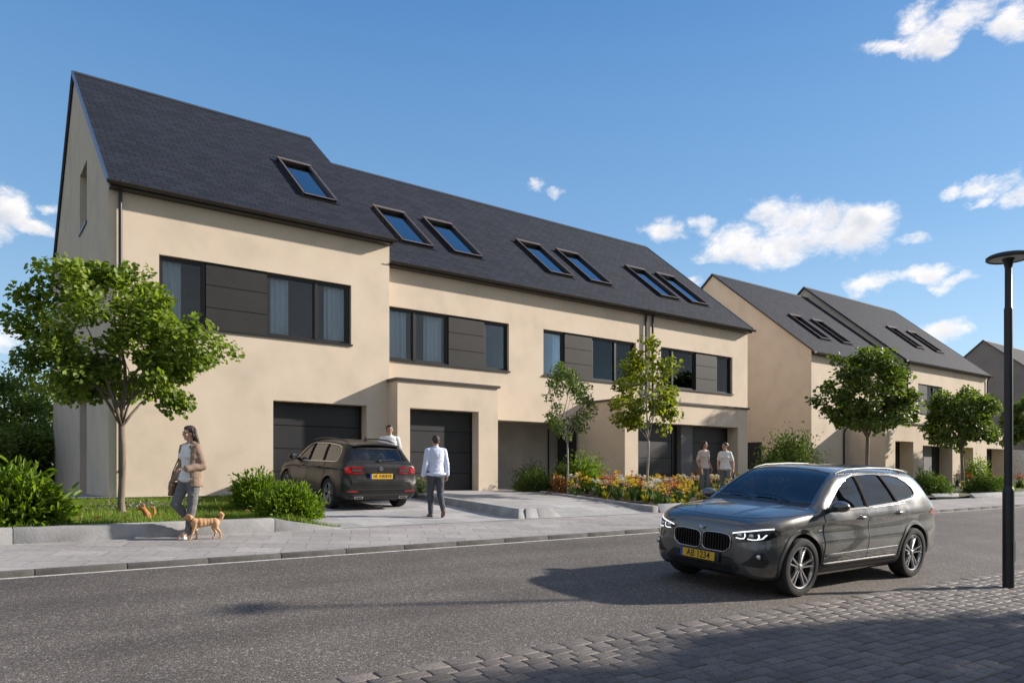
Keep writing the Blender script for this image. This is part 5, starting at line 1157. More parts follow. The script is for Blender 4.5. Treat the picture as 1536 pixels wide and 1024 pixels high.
# kidney grille
def kid(s,k=1.0):
    return roundpoly([(s*.014,.555),(s*.07,.522),(s*.34,.525),(s*.418,.58),(s*.43,.69),(s*.40,.742),(s*.27,.755),(s*.07,.745),(s*.014,.715)],.03,4)
for s in (-1,1):
    b=MB(); patch(b,kid(s),frontfn,.002,.01,.03); gl=b.build('grille',MT['black'],suv,60)
    b=MB()
    for k in range(9):
        y=.065+k*.040; z0=.540+(.02 if k>7 else 0)+max(0,k-6)*.012; z1=.738-max(0,k-6)*.012
        b.hexa([frontfn(s*(y-.008),z0,.0),frontfn(s*(y+.008),z0,.0),frontfn(s*(y+.004),z0,.026),frontfn(s*(y-.004),z0,.026),frontfn(s*(y-.008),z1,.0),frontfn(s*(y+.008),z1,.0),frontfn(s*(y+.004),z1,.026),frontfn(s*(y-.004),z1,.026)])
    b.build('grille_bars',MT['gloss'],gl)
    b=MB(); K=kid(s); K=resample(K,.02); b.tube([frontfn(u,v,.012) for u,v in K+[K[0]]],.007,8); b.build('grille_surround',MT['chrome'],gl,60)
b=MB(); patch(b,roundpoly([(-.47,.265),(.47,.265),(.56,.35),(.44,.47),(-.44,.47),(-.56,.35)],.03,3),frontfn,.002,.02,.04); li=b.build('lower_grille',MT['plastic'],suv,60)
b=MB()
for z in (.31,.345,.38,.415,.45): strip(b,[(-.45+abs(z-.36)*.3,z),(.45-abs(z-.36)*.3,z)],.012,frontfn,.008)
b.build('grille_slats',MT['gloss'],li)
b=MB(); patch(b,roundpoly([(-.60,.225),(.60,.225),(.66,.262),(-.66,.262)],.02,3),frontfn,.010,.03,.04); b.build('bumper_lip',MT['alloydark'],suv,60)
# plate
px=lf.front(0,.45)-.034
b=MB(); b.box(px,px+.03,-.285,.285,.388,.502); pf=bevel(b.build('plate_holder',MT['plastic'],suv),.006,2)
b=MB(); b.box(px-.006,px-.0005,-.225,.26,.392,.498); pl_=b.build('number_plate',MT['yellow'],pf)
b=MB(); b.box(px-.0058,px-.0005,-.262,-.226,.392,.498); b2=None
# the blue band sits at the viewer's left (the car's right: +y)
b=MB(); b.box(px-.0062,px-.0004,.2605,.30,.392,.498); b.build('plate_band',MT['plateblue'],pf)
Mt=Matrix.Translation((px-.0068,.018,.444))@Matrix(((0,0,-1,0),(-1,0,0,0),(0,1,0,0),(0,0,0,1)))
textmesh('plate_lettering','AB 1234',.118,MT['black'],pl_,Mt,.0008,.86)
# emblem
ex=.035; ez=lf.top(.03,0); p=Vector(frontfn(0,.805,.0)); n=Vector((-.75,0,.66)).normalized()
rotE=n.to_track_quat('Z','Y').to_matrix()
def emb(b,prof,seg=24):
    q=MB(); q.lathe(prof,(0,0,0),'z',seg); b.add([tuple(p+rotE@Vector(v)) for v in q.v],q.f)
b=MB(); emb(b,[(0,.003),(.030,.004),(.032,.010),(.040,.010),(.041,.0)]); e=b.build('emblem',MT['chrome'],suv,40)
b=MB(); b2=MB()
for k in range(4):
    pts=[(0,0)]+[(.029*math.cos(a),.029*math.sin(a)) for a in np.linspace(k*math.pi/2,(k+1)*math.pi/2,8)]
    (b if k%2 else b2).prism(pts,lambda u,v,w_:tuple(p+rotE@Vector((u,v,w_))),.004,.0065)
b.build('emblem_quarters',MT['plateblue'],e); b2.build('emblem_quarters',MT['linewhite'],e)
# bonnet shut line and creases
b=MB(); strip(b,[(1.10,-.85),(.90,-.835),(.55,-.80),(.32,-.72),(.20,-.60),(.14,-.45),(.115,-.2),(.11,0),(.115,.2),(.14,.45),(.20,.60),(.32,.72),(.55,.80),(.90,.835),(1.10,.85)],.010,topfn,.0015); b.build('bonnet_gap',MT['black'],suv)
b=MB(); patch(b,[(1.06,-.72),(1.02,-.4),(1.005,0),(1.02,.4),(1.06,.72),(1.185,.71),(1.13,.4),(1.115,0),(1.13,-.4),(1.185,-.71)],topfn,.004,.01,.05); cw=b.build('wiper_cowl',MT['plastic'],suv,60)
b=MB()
for y0,y1 in ((-.45,.12),(.12,.62)): b.tube([topfn(1.10,y0,.02),topfn(1.20,(y0+y1)/2,.02),topfn(1.20,y1,.018)],.007,6)
b.build('wiper',MT['plastic'],cw,60)
for s in (-1,1):
    b=MB(); pts=[(1.03,s*.45),(.85,s*.44),(.6,s*.40),(.3,s*.33),(.15,s*.26)]; R_=resample(pts,.05,False); o=0
    for i,(u,v) in enumerate(R_):
        k=min(1,i/4)*min(1,(len(R_)-1-i)/4)
        for dv,h in ((-.05,-.002),(-.012,.010*k),(.012,.010*k),(.05,-.002)): b.v.append(topfn(u,v+dv,h))
    for i in range(len(R_)-1):
        for k in range(3): b.f.append([i*4+k,i*4+k+1,i*4+k+5,i*4+k+4]); b.m.append(0)
    b.build('bonnet_crease',MT['paint'],suv,180)
b=MB(); patch(b,[(3.74,-.56),(3.74,.56),(4.08,.50),(4.11,0),(4.08,-.50)],lambda u,v,o:(u,v,1.585-.13*max(0,(u-3.74))+o-.03*(v/.56)**2),.01,.03,.05); b.build('roof_spoiler',MT['paint'],suv,50)
b=MB(); b.box(.25,4.2,-.5,.5,.20,.30); b.build('underbody',MT['plastic'],suv)
b=MB(); b.box(1.36,1.60,-.74,.74,.80,1.0); b.ell((1.50,.0,1.0),(.18,.72,.05),16,8); b.build('dashboard',MT['seat'],suv,60)
for s in (-1,1): seat(suv,2.15,s*.36,.62); seat(suv,2.95,s*.36,.66)
b=MB(); b.lathe([(.17+.016*math.cos(a),.016*math.sin(a)) for a in np.linspace(0,2*math.pi,8,endpoint=False)],(0,0,0),'x',20,closed=True); b.v=[(1.76+v[0]+.35*v[2],-.36*-1+v[1],1.0+v[2]) for v in b.v]; b.build('steering_wheel',MT['plastic'],suv,60)
del suv['_paint']

# ---- the estate car on the driveway
S=[(0.00,.30,.45,.38,.56,.50,.58,.60,.55,.66,.50,.70,.40,.72),
   (0.06,.22,.58,.34,.70,.50,.72,.62,.69,.71,.63,.75,.50,.77),
   (0.25,.19,.68,.32,.81,.52,.83,.68,.80,.78,.74,.81,.60,.84),
   (0.60,.18,.72,.32,.86,.56,.885,.75,.86,.85,.80,.88,.66,.91),
   (1.05,.18,.73,.32,.87,.58,.90,.81,.88,.90,.84,.93,.72,.97),
   (1.20,.18,.73,.32,.87,.58,.90,.82,.885,.91,.85,.99,.74,1.02),
   (1.75,.18,.73,.32,.87,.58,.90,.84,.885,.93,.85,1.34,.63,1.39),
   (2.10,.18,.73,.32,.87,.59,.90,.85,.885,.94,.85,1.40,.60,1.46),
   (2.60,.18,.73,.32,.87,.60,.90,.86,.885,.95,.85,1.41,.59,1.475),
   (3.10,.19,.73,.33,.88,.60,.90,.87,.885,.965,.845,1.40,.58,1.46),
   (3.60,.20,.73,.34,.88,.61,.90,.88,.88,.98,.83,1.365,.57,1.425),
   (3.78,.21,.72,.35,.875,.61,.895,.88,.872,.99,.82,1.31,.575,1.37),
   (3.90,.22,.72,.35,.87,.60,.89,.88,.865,.98,.81,1.14,.64,1.19),
   (4.00,.23,.71,.36,.865,.60,.885,.88,.85,.97,.79,1.00,.69,1.025),
   (4.05,.24,.70,.36,.85,.60,.87,.86,.82,.93,.76,.955,.66,.97),
   (4.09,.26,.66,.38,.80,.56,.82,.66,.70,.70,.62,.72,.55,.73),
   (4.12,.32,.60,.40,.72,.50,.74,.58,.68,.61,.60,.625,.50,.63)]
lf2=Loft(S)
est=empty('parked_car',(7.50,19.06,g(19.06)+.006),Matrix.Rotation(TILT,3,'X')@Matrix.Rotation(-math.pi/2,3,'Z'),'black estate car seen from behind on the driveway by the leafy shrubs','car'); est.scale=(1.03,1.04,1.04); est['_paint']='paint2'
lf=lf2
w1=[(1.42,.955),(1.74,1.20),(1.92,1.315),(2.06,1.345),(2.10,.975)]; w2=[(2.16,.978),(2.12,1.352),(2.50,1.365),(2.80,1.36),(2.92,1.005)]; w3=[(2.98,1.008),(2.86,1.358),(3.30,1.335),(3.50,1.295),(3.60,1.20),(3.62,1.05),(3.55,1.03)]
spec2=dict(cab=(1.40,3.70),r=.325,arch=.37,wheels=(.82,3.36),sidewin=[roundpoly(w1,.02,3),roundpoly(w2,.02,3),roundpoly(w3,.05,3)],winname=['side_window']*3,winmat=['carglass','privacy','privacy'],
  topcut=[([(1.24,-.68),(1.18,0),(1.24,.68),(1.72,.58),(1.76,0),(1.72,-.58)],.95,1.6)],
  endcut=[(roundpoly([(-.70,1.045),(.70,1.045),(.555,1.288),(-.555,1.288)],.05,3),3.66,4.4)])
car(est,lf2,spec2,'paint2')
b=MB(); patch(b,spec2['topcut'][0][0],topfn,-.012,0,.06); b.build('windscreen',MT['carglass'],est,180)
b=MB(); patch(b,spec2['endcut'][0][0],rearfn,-.012,0,.06); b.build('rear_window',MT['carglass'],est,180)
archtrim(est,lf2,spec2,'paint2',.03)
for wx in spec2['wheels']:
    for s in (-1,1): wheel(est,wx,s*.785,s,.325,.215,5)
for s in (-1,1):
    fn=side_fn(lf2,s)
    D1=[(1.20,.36),(2.10,.36),(2.12,.955),(1.40,.93),(1.24,.91)]; D2=[(2.12,.36),(2.92,.36),(2.98,.52),(3.06,.66),(3.10,.80),(3.08,.985),(2.14,.958)]
    for D,hx,hz in ((D1,1.93,.85),(D2,2.86,.87)):
        b=MB(); patch(b,D,fn,.0045,.006,.045); d=b.build('door',MT['paint2'],est,40); d['_paint']='paint2'; handle(d,hx,hz,lf2,s); del d['_paint']
    b=MB(); strip(b,[(1.23,.92),(1.19,.36)],.012,fn,.0018); strip(b,[(2.13,.965),(2.11,.36)],.014,fn,.0018); strip(b,[(3.09,.99),(3.11,.80),(3.07,.655),(2.99,.515),(2.93,.35)],.013,fn,.0018); b.build('door_gap',MT['black'],est)
    b=MB(); patch(b,[(2.102,.97),(2.158,.972),(2.118,1.36),(2.062,1.356)],fn,.009,.012,.025); b.build('window_pillar',MT['pillar'],est,60); b=MB(); patch(b,[(2.922,1.0),(2.978,1.003),(2.858,1.366),(2.802,1.368)],fn,.009,.012,.025); b.build('window_pillar',MT['pillar'],est,60)
    b=MB(); strip(b,[(1.36,.945),(2.10,.962),(2.95,.992),(3.55,1.012),(3.635,1.04),(3.615,1.21),(3.51,1.312),(3.30,1.352),(2.80,1.375),(2.10,1.362),(1.90,1.33),(1.70,1.20),(1.39,.955)],.016,fn,.004); b.build('window_trim',MT['chrome'],est,180)
    b=MB(); patch(b,[(1.16,.24),(2.99,.24),(2.96,.31),(1.20,.31)],fn,.01,.02,.06); b.build('side_skirt',MT['plastic'],est,60)
    mirror(est,1.50,.985,lf2,'paint2',s)
    b=MB(); b.tube([(x,s*y,z) for x,y,z in [(1.80,.60,1.39),(1.90,.60,1.43),(2.2,.58,1.475),(2.7,.565,1.49),(3.2,.56,1.475),(3.5,.55,1.44),(3.58,.545,1.415)]],[.012,.015,.016,.016,.016,.014,.01],8); b.build('roof_rail',MT['alloydark'],est,60)
    b=MB(); patch(b,roundpoly([(s*.40,.785),(s*.825,.775),(s*.835,.92),(s*.70,.94),(s*.42,.925)],.03,3),rearfn,.006,.02,.03); t=b.build('tail_lamp',MT['darkred'],est,60)
    b=MB(); patch(b,[(s*.66,.80),(s*.82,.792),(s*.828,.912),(s*.74,.925)],rearfn,.0075,.004,.03); strip(b,[(s*.42,.80),(s*.66,.795)],.02,rearfn,.009); strip(b,[(s*.43,.905),(s*.66,.918)],.02,rearfn,.009); b.build('lamp_segment',MT['redlamp'],t,60)
    b=MB(); strip(b,[(s*.44,.85),(s*.66,.855)],.05,rearfn,.009); b.build('lamp_reversing_strip',MT['alloydark'],t,60)
    b=MB(); patch(b,roundpoly([(s*.55,.40),(s*.78,.405),(s*.78,.43),(s*.55,.425)],.01,2),rearfn,.004,.01,.03); b.build('reflector',MT['redlamp'],est)
    b=MB(); patch(b,roundpoly([(s*.42,.255),(s*.62,.26),(s*.62,.31),(s*.42,.31)],.02,3),rearfn,.014,.03,.03); b.build('exhaust_trim',MT['chrome'],est,60)
    b=MB(); patch(b,roundpoly([(s*.44,.268),(s*.60,.272),(s*.60,.298),(s*.44,.298)],.012,3),rearfn,.0165,.01,.03); b.build('exhaust_pipe',MT['black'],est,60)
    b=MB(); patch(b,[(s*.60,1.05),(s*.71,1.035),(s*.585,1.27),(s*.55,1.285)],rearfn,.002,.006,.04); b.build('window_gloss_pillar',MT['gloss'],est,60)
b=MB(); patch(b,[(-.66,.36),(.66,.36),(.70,.24),(-.70,.24)],rearfn,.006,.03,.05); b.build('diffuser',MT['plastic'],est,60)
b=MB(); strip(b,[(-.80,.62),(.80,.62)],.014,rearfn,.002); strip(b,[(-.74,.62),(-.72,.72),(-.70,.77)],.012,rearfn,.002); strip(b,[(.74,.62),(.72,.72),(.70,.77)],.012,rearfn,.002); strip(b,[(-.78,.50),(.78,.50)],.01,rearfn,.002); b.build('tailgate_gap',MT['black'],est)
b=MB(); strip(b,[(-.76,.455),(0,.46),(.76,.455)],.022,rearfn,.008); b.build('bumper_strip',MT['alloydark'],est)
rx=lf2.rear(0,.72)+.012
b=MB(); b.box(rx-.04,rx,-.33,.33,.655,.80); ph=bevel(b.build('plate_recess',MT['gloss'],est),.006,2)
b=MB(); b.box(rx+.0005,rx+.008,-.225,.26,.675,.785); npl=b.build('number_plate',MT['yellow'],ph)
b=MB(); b.box(rx+.0005,rx+.0082,-.265,-.2255,.675,.785); b.build('plate_band',MT['plateblue'],ph)
Mt=Matrix.Translation((rx+.0088,.018,.73))@Matrix(((0,0,1,0),(1,0,0,0),(0,1,0,0),(0,0,0,1)))
textmesh('plate_lettering','NE 1NR0EV8',.095,MT['black'],npl,Mt,.0008,.80)
p=Vector(rearfn(0,.89,.006)); rotE=Vector((1,0,.12)).normalized().to_track_quat('Z','Y').to_matrix()
b=MB(); emb(b,[(.028,.002),(.030,.008),(.044,.008),(.046,0)]); e=b.build('emblem',MT['chrome'],est,40)
b=MB(); emb(b,[(0,.004),(.029,.003)]); b.build('emblem_field',MT['gloss'],e)
b=MB(); b.prism([(-.016,.02),(-.008,.02),(0,-.004),(.008,.02),(.016,.02),(.003,-.022),(-.003,-.022)],lambda u,v,w_:tuple(p+rotE@Vector((u,v,w_))),.0045,.007); b.build('emblem_mark',MT['chrome'],e)
b=MB(); b.tube([rearfn(-.02,1.06,.03),rearfn(.25,1.075,.03),rearfn(.36,1.08,.02)],.009,6); b.ell(rearfn(-.02,1.05,.02),(.02,.05,.02),10,6); b.build('wiper',MT['plastic'],est,60)
b=MB(); patch(b,[(3.55,-.56),(3.55,.56),(3.84,.53),(3.86,0),(3.84,-.53)],lambda u,v,o:(u,v,1.425-.10*max(0,(u-3.55))+o-.04*(v/.56)**2),.01,.03,.05); b.build('roof_spoiler',MT['paint2'],est,50)
b=MB(); b.hexa([(3.2,-.012,1.46),(3.3,-.012,1.45),(3.3,.012,1.45),(3.2,.012,1.46),(3.28,-.003,1.54),(3.31,-.003,1.535),(3.31,.003,1.535),(3.28,.003,1.54)]); b.build('antenna',MT['plastic'],est)
b=MB(); b.box(.3,3.9,-.5,.5,.19,.30); b.build('underbody',MT['plastic'],est)
b=MB(); b.box(1.30,1.55,-.72,.72,.70,.92); b.build('dashboard',MT['seat'],est)
for s in (-1,1): seat(est,2.05,s*.36,.52); seat(est,2.85,s*.36,.55)
del est['_paint']
# ---------------------------------------------------------------- people, dog, lamp post and small things
def remesh(b,name,mat,parent,vox=.008,smooth=2,fold=0,ffreq=9,M=None):
    o=tmpobj(b); md=o.modifiers.new('r','REMESH'); md.mode='VOXEL'; md.voxel_size=vox; md.use_smooth_shade=True
    if smooth: s=o.modifiers.new('s','SMOOTH'); s.factor=.5; s.iterations=smooth
    dg=bpy.context.evaluated_depsgraph_get(); dg.update(); me=bpy.data.meshes.new_from_object(o.evaluated_get(dg)); m0=o.data
    bpy.data.objects.remove(o); bpy.data.meshes.remove(m0); me.name=name; me.materials.clear()
    if fold:
        N=[v.normal.copy() for v in me.vertices]
        for v,n in zip(me.vertices,N):
            p=v.co; w_=noise.noise(Vector((p.x*ffreq,p.y*ffreq,p.z*ffreq*1.9+p.x*6)))+.5*noise.noise(p*ffreq*2.3)
            v.co=p+n*fold*w_
    if M is not None: me.transform(M)
    return link_mesh(name,me,mat,parent,180)
def chain(b,pts,rad,flat=None,st=.35):
    for i in range(len(pts)-1):
        a,c=Vector(pts[i]),Vector(pts[i+1]); r0,r1=rad[i],rad[i+1]; L=(c-a).length; n=max(1,int(L/(min(r0,r1)*st*2)))
        for k in range(n+1):
            t=k/n; r=r0+(r1-r0)*t; p=a+(c-a)*t; b.ell(p,(r,r*(flat or 1),r),12,8)
def hand(b,wr,dirv,palmn,side,sc_=1,curl=.5):
    d=Vector(dirv).normalized(); n=Vector(palmn); n=(n-d*n.dot(d)).normalized(); s=d.cross(n)*side; wr=Vector(wr)
    M=Matrix((s,d,n)).transposed(); c=wr+d*.045*sc_; b.ell(c,(.036*sc_,.05*sc_,.015*sc_),12,8,M=M)
    for k,(o,l) in enumerate(((-.027,.068),(-.009,.078),(.009,.073),(.026,.058))):
        p0=wr+d*.082*sc_+s*o*sc_; p1=p0+(d*math.cos(curl*.6)+n*math.sin(curl*.6))*l*.42*sc_; p2=p1+(d*math.cos(curl*1.5)+n*math.sin(curl*1.5))*l*.34*sc_; p3=p2+(d*math.cos(curl*2.4)+n*math.sin(curl*2.4))*l*.27*sc_
        chain(b,[p0,p1,p2,p3],[.0098*sc_,.0092*sc_,.0086*sc_,.0076*sc_])
    q0=wr+d*.025*sc_-s*.028*sc_; q1=q0+(d*.7-s*.75+n*.25).normalized()*.036*sc_; q2=q1+(d*.9-s*.25+n*.35).normalized()*.032*sc_
    chain(b,[q0,q1,q2],[.0125*sc_,.0108*sc_,.009*sc_])
SK=pmat('skin',(.52,.31,.22),rough=.5,var=.06,scale=12); SK2=pmat('skin_tanned',(.46,.26,.18),rough=.5,var=.06,scale=12)
HR=pmat('dark_brown_hair',(.030,.018,.012),rough=.45,var=.3,scale=30,stretch=(4,4,.6)); HR2=pmat('brown_hair',(.045,.024,.014),rough=.45,var=.3,scale=30,stretch=(4,4,.6)); HR3=pmat('short_dark_hair',(.035,.024,.018),rough=.6,var=.35,scale=60)
EY=pmat('eye_dark',(.06,.04,.03),rough=.2,var=0); LP=pmat('lips',(.42,.15,.13),rough=.45,var=.05); BR=HR3
def cloth(n,c,v=.12): return pmat(n,c,rough=.9,var=v,scale=14,bump=.15,bscale=220,dist=.002)
WHITE=cloth('white_cotton',(.76,.75,.74),.05); CREAM=cloth('cream_blouse',(.62,.53,.47),.06); BLUE=cloth('pale_blue_shirt',(.60,.65,.80),.05); TAUPE=cloth('taupe_cardigan',(.27,.19,.14),.12)
GREY=cloth('grey_jeans',(.135,.14,.145),.22); DARKG=cloth('dark_grey_trousers',(.065,.07,.082),.15); MIDG=cloth('grey_leggings',(.17,.185,.205),.15)
SHOEW=pmat('white_trainer',(.70,.68,.65),rough=.6,var=.08); SHOEB=pmat('brown_leather',(.13,.065,.04),rough=.5,var=.2); BAGM=pmat('brown_bag_leather',(.17,.09,.055),rough=.5,var=.2); BAGD=pmat('dark_bag_leather',(.03,.024,.024),rough=.5,var=.2)
def person(label,loc,yaw,H,J,shirt,trous,shoe,hair,skin,hairlen,sleeve,head_yaw=0,head_pitch=0,fem=True,jacket=None,hem=.90,curl=.6,group=None):
    """J: joints in a 1.70 m frame, facing -Y; +X is the person's left"""
    root=empty('person',loc,(0,0,yaw),label,'person',group); k=H/1.70; root.scale=(k,k,k)
    SH=J['sh']; HP=J['hip']; KN=J['knee']; AN=J['ankle']; EL=J['elbow']; WR=J['wrist']
    pc=(Vector(HP[0])+Vector(HP[1]))/2; sc2=(Vector(SH[0])+Vector(SH[1]))/2; lean=sc2-pc
    def tp(z): return pc+lean*((z-pc.z)/(lean.z))
    fw=1.0 if not fem else .93
    def torso(b,ex,z0,z1,bust=True):
        prof=[(.80,.140,.10),(.84,.148,.108),(.90,.168 if fem else .160,.118),(.97,.162 if fem else .158,.112),(1.04,.138 if fem else .150,.100),(1.10,.130 if fem else .150,.098),(1.17,.138 if fem else .158,.104),(1.25,.152 if fem else .172,.112),(1.32,.160 if fem else .182,.112),(1.38,.160 if fem else .185,.098),(1.425,.120 if fem else .140,.075)]
        for z in np.arange(.84,1.43,.016):
            if z0<=z<=z1:
                rx=float(np.interp(z,[q[0] for q in prof],[q[1] for q in prof])); ry=float(np.interp(z,[q[0] for q in prof],[q[2] for q in prof])); low=.010*max(0,min(1,(1.06-z)/.08)) if ex>.016 else 0
                b.ell(tp(z),(rx*fw+ex+low,ry+ex+low,.04),20,8)
        if z1>1.3:
            for q in SH: chain(b,[tp(1.425)+Vector((0,.01,0)),Vector(q)+Vector((0,0,.012))],[.052+ex*.5,.046+ex*.5])
        if fem and bust and z1>1.3:
            for s in (-1,1): b.ell(tp(1.25)+Vector((s*.068,-.085,0)),(.062+ex*.5,.05+ex*.6,.062),12,8)
    def legs(b,ex,zmin=None,r=(.092,.062,.043)):
        for i in (0,1): chain(b,[HP[i],KN[i],AN[i]],[r[0]+ex,r[1]+ex,r[2]+ex])
    def arms(b,ex,frac=2.0):
        for i in (0,1):
            s,e,w_=Vector(SH[i]),Vector(EL[i]),Vector(WR[i]); rr=(.052,.041,.029) if fem else (.060,.048,.035)
            if frac>=2: chain(b,[s,e,w_],[rr[0]+ex,rr[1]+ex,rr[2]+ex])
            elif frac>1: chain(b,[s,e,e+(w_-e)*(frac-1)],[rr[0]+ex,rr[1]+ex,rr[1]+(rr[2]-rr[1])*(frac-1)+ex])
            else: chain(b,[s,s+(e-s)*frac],[rr[0]+ex,rr[0]+(rr[1]-rr[0])*frac+ex])
    # body
    b=MB(); torso(b,0,0,2); legs(b,0); arms(b,0)
    hc=Vector(J.get('head',tp(1.42)+Vector((0,-.02,.175)))); HM=Matrix.Rotation(head_yaw,3,'Z')@Matrix.Rotation(head_pitch,3,'X')
    def hp(x,y,z): return hc+HM@Vector((x,y,z))
    chain(b,[tp(1.39),hp(0,.012,-.07)],[.058 if fem else .066,.050 if fem else .058])
    b.ell(hp(0,.008,.025),(.073,.090,.088),18,12,M=HM); b.ell(hp(0,-.028,-.042),(.055,.058,.066),16,10,M=HM); b.ell(hp(0,-.066,-.082),(.024,.020,.020),10,8,M=HM)
    b.ell(hp(0,-.098,-.012),(.011,.016,.022),10,8,M=HM); b.ell(hp(0,-.088,.012),(.009,.010,.024),10,8,M=HM)
    for s in (-1,1):
        b.ell(hp(s*.073,.008,-.012),(.010,.020,.030),10,8,M=HM); b.ell(hp(s*.036,-.068,-.020),(.022,.018,.018),10,8,M=HM); b.ell(hp(s*.032,-.080,.026),(.022,.009,.008),10,8,M=HM)
    b.ell(hp(0,-.083,-.050),(.022,.010,.008),10,8,M=HM)
    for i in (0,1):
        w_=Vector(WR[i]); e=Vector(EL[i]); d=J['hand'][i] if 'hand' in J else (w_-e); pn=J['palm'][i] if 'palm' in J else (Vector((-1,0,0)) if i==0 else Vector((1,0,0)))
        hand(b,w_,d,pn,1 if i==0 else -1,.95 if fem else 1.05,curl)
        an=Vector(AN[i]); td=Vector(J['toe'][i]).normalized(); chain(b,[an,an+td*.06+Vector((0,0,-.035)),an+td*.15+Vector((0,0,-.055))],[.040,.036,.026])
    body=remesh(b,'body',skin,root,.0065,2)
    # trousers, shoes, top
    b=MB(); torso(b,.012,.80,.985,False); 
    legs(b,.014,r=(.094,.060,.042) if not fem else (.092,.058,.038))
    remesh(b,'trousers',trous,root,.011,3,.0065,10)
    for i in (0,1):
        b=MB(); an=Vector(AN[i]); td=Vector(J['toe'][i]).normalized(); up=Vector((0,0,1)); up=(up-td*up.dot(td)).normalized()
        sd=td.cross(up); M=Matrix((sd,td,up)).transposed(); base=an-up*.058
        b.ell(base-td*.03,(.040,.052,.038),14,10,M=M); b.ell(base+td*.055-up*.006,(.042,.085,.034),14,10,M=M); b.ell(base+td*.115-up*.012,(.043,.058,.026),14,10,M=M); b.ell(an-td*.006-up*.02,(.044,.048,.045),14,10,M=M)
        b.ell(base+td*.045-up*.026,(.044,.125,.014),16,8,M=M)
        remesh(b,'shoe',shoe,root,.008,2)
    b=MB(); torso(b,.018,hem-.03,1.43 if not fem else 1.405); b.ell(tp(hem),(.232 if not fem else .202,.168,.06),20,8)
    if sleeve: arms(b,.015,sleeve)
    # shoulders
    if not fem:
        chain(b,[tp(1.40),tp(1.445)],[.085,.070])
        for a in np.linspace(0,2*math.pi,20,endpoint=False): b.ell(tp(1.452)+Vector((.062*math.cos(a),.060*math.sin(a)+.004,.010*math.sin(a))),(.014,.014,.024),8,6)
    remesh(b,'shirt',shirt,root,.010,3,.006,9)
    if jacket:
        b=MB()
        for z in np.arange(.80,1.42,.03):
            c=tp(z); rx=.185 if z<1.0 else .168 if z<1.2 else .182; 
            if z>1.36: rx=.15
            for a in np.linspace(-.22*math.pi,1.22*math.pi,22): b.ell(c+Vector((rx*math.cos(a),(.137+(.012 if z<1 else 0))*math.sin(a)+.008,0)),(.024,.024,.026),8,6)
        arms(b,.024,1.9)
        for q in SH: chain(b,[tp(1.42)+Vector((math.copysign(.05,q[0]),.01,0)),Vector(q)],[.064,.062])
        ja=remesh(b,'jacket',jacket,root,.011,3,.007,9)
    # hair
    b=MB(); b.ell(hp(0,.020,.034),(.081,.092,.090),20,12,M=HM)
    if hairlen=='short': b.ell(hp(0,-.030,.080),(.060,.050,.035),14,8,M=HM); b.ell(hp(0,.055,-.01),(.066,.045,.060),14,8,M=HM)
    if hairlen in('long','mid'):
        zz=-.30 if hairlen=='long' else -.10
        b.ell(hp(0,-.012,.075),(.066,.062,.045),14,8,M=HM)
        for s in (-1,0,1):
            chain(b,[hp(s*.058,.045,.03),hp(s*.062,.065,-.07),hp(s*.05,.095,-.07+zz*.5),hp(s*.035,.115,-.05+zz)],[.042,.040,.036,.016])
            if s: chain(b,[hp(s*.070,.010,.05),hp(s*.078,.022,-.03),hp(s*.07,.06,-.10)],[.022,.020,.016])
    if hairlen=='bun': b.ell(hp(0,.10,.03),(.045,.042,.045),14,8,M=HM); b.ell(hp(0,.05,-.02),(.070,.05,.055),14,8,M=HM); b.ell(hp(0,-.012,.075),(.066,.060,.042),14,8,M=HM)
    remesh(b,'hair',hair,root,.008,2,.004,28)
    for s in (-1,1):
        q=MB(); q.ell(hp(s*.031,-.0815,.006),(.0085,.005,.0045),10,6,M=HM); q.build('eye',EY,body,180)
        q=MB(); q.ell(hp(s*.033,-.088,.029),(.017,.004,.0034),10,6,M=HM); q.build('eyebrow',BR,body,180)
    q=MB(); q.ell(hp(0,-.0905,-.050),(.021,.006,.0075),12,6,M=HM); q.build('lips',LP,body,180)
    return root
V3=Vector
# woman walking the dog
J=dict(hip=[(.085,0,.90),(-.085,0,.90)],knee=[(.085,-.03,.49),(-.075,-.20,.52)],ankle=[(.08,-.10,.085),(-.07,.12,.20)],toe=[(0,-1,-.02),(0,-.72,-.62)],
  sh=[(.140,.01,1.365),(-.140,.0,1.365)],elbow=[(.205,.07,1.09),(-.195,.0,1.10)],wrist=[(.13,-.19,1.05),(-.205,-.13,.90)],hand=[(-.5,-.8,.0),(0,-.45,-.9)],palm=[(-.3,.2,-.9),(1,0,0)])
wl=person('woman in a taupe cardigan and grey jeans walking on the pavement beside a small dog',(2.86,12.02,g(12)+.033),R(-66),1.70,J,WHITE,GREY,SHOEW,HR,SK,'long',.4,head_yaw=R(-12),head_pitch=R(5),jacket=TAUPE,curl=.8)
def rel(o,p): return o.location+Matrix.Rotation(o.rotation_euler.z,3,'Z')@(Vector(p)*o.scale.x)
c=rel(wl,(-.205,-.10,.76)); bag=empty('handbag',c,(0,0,wl.rotation_euler.z),'brown leather shoulder bag at the hip of the woman with the dog','bag')
b=MB(); b.hexa([(-.045,-.115,-.12),(.045,-.115,-.12),(.045,.115,-.12),(-.045,.115,-.12),(-.028,-.095,.09),(.028,-.095,.09),(.028,.095,.09),(-.028,.095,.09)]); bb=bevel(b.build('bag_body',BAGM,bag),.02,3)
b=MB(); b.tube([(0,-.085,.08),(.0,-.05,.24),(.02,.03,.44),(.055,.09,.60),(.075,.10,.645)],.009,8); b.tube([(0,.085,.08),(0,.085,.24),(.02,.10,.44),(.055,.115,.60),(.075,.11,.645)],.009,8); b.build('strap',BAGM,bag,180)
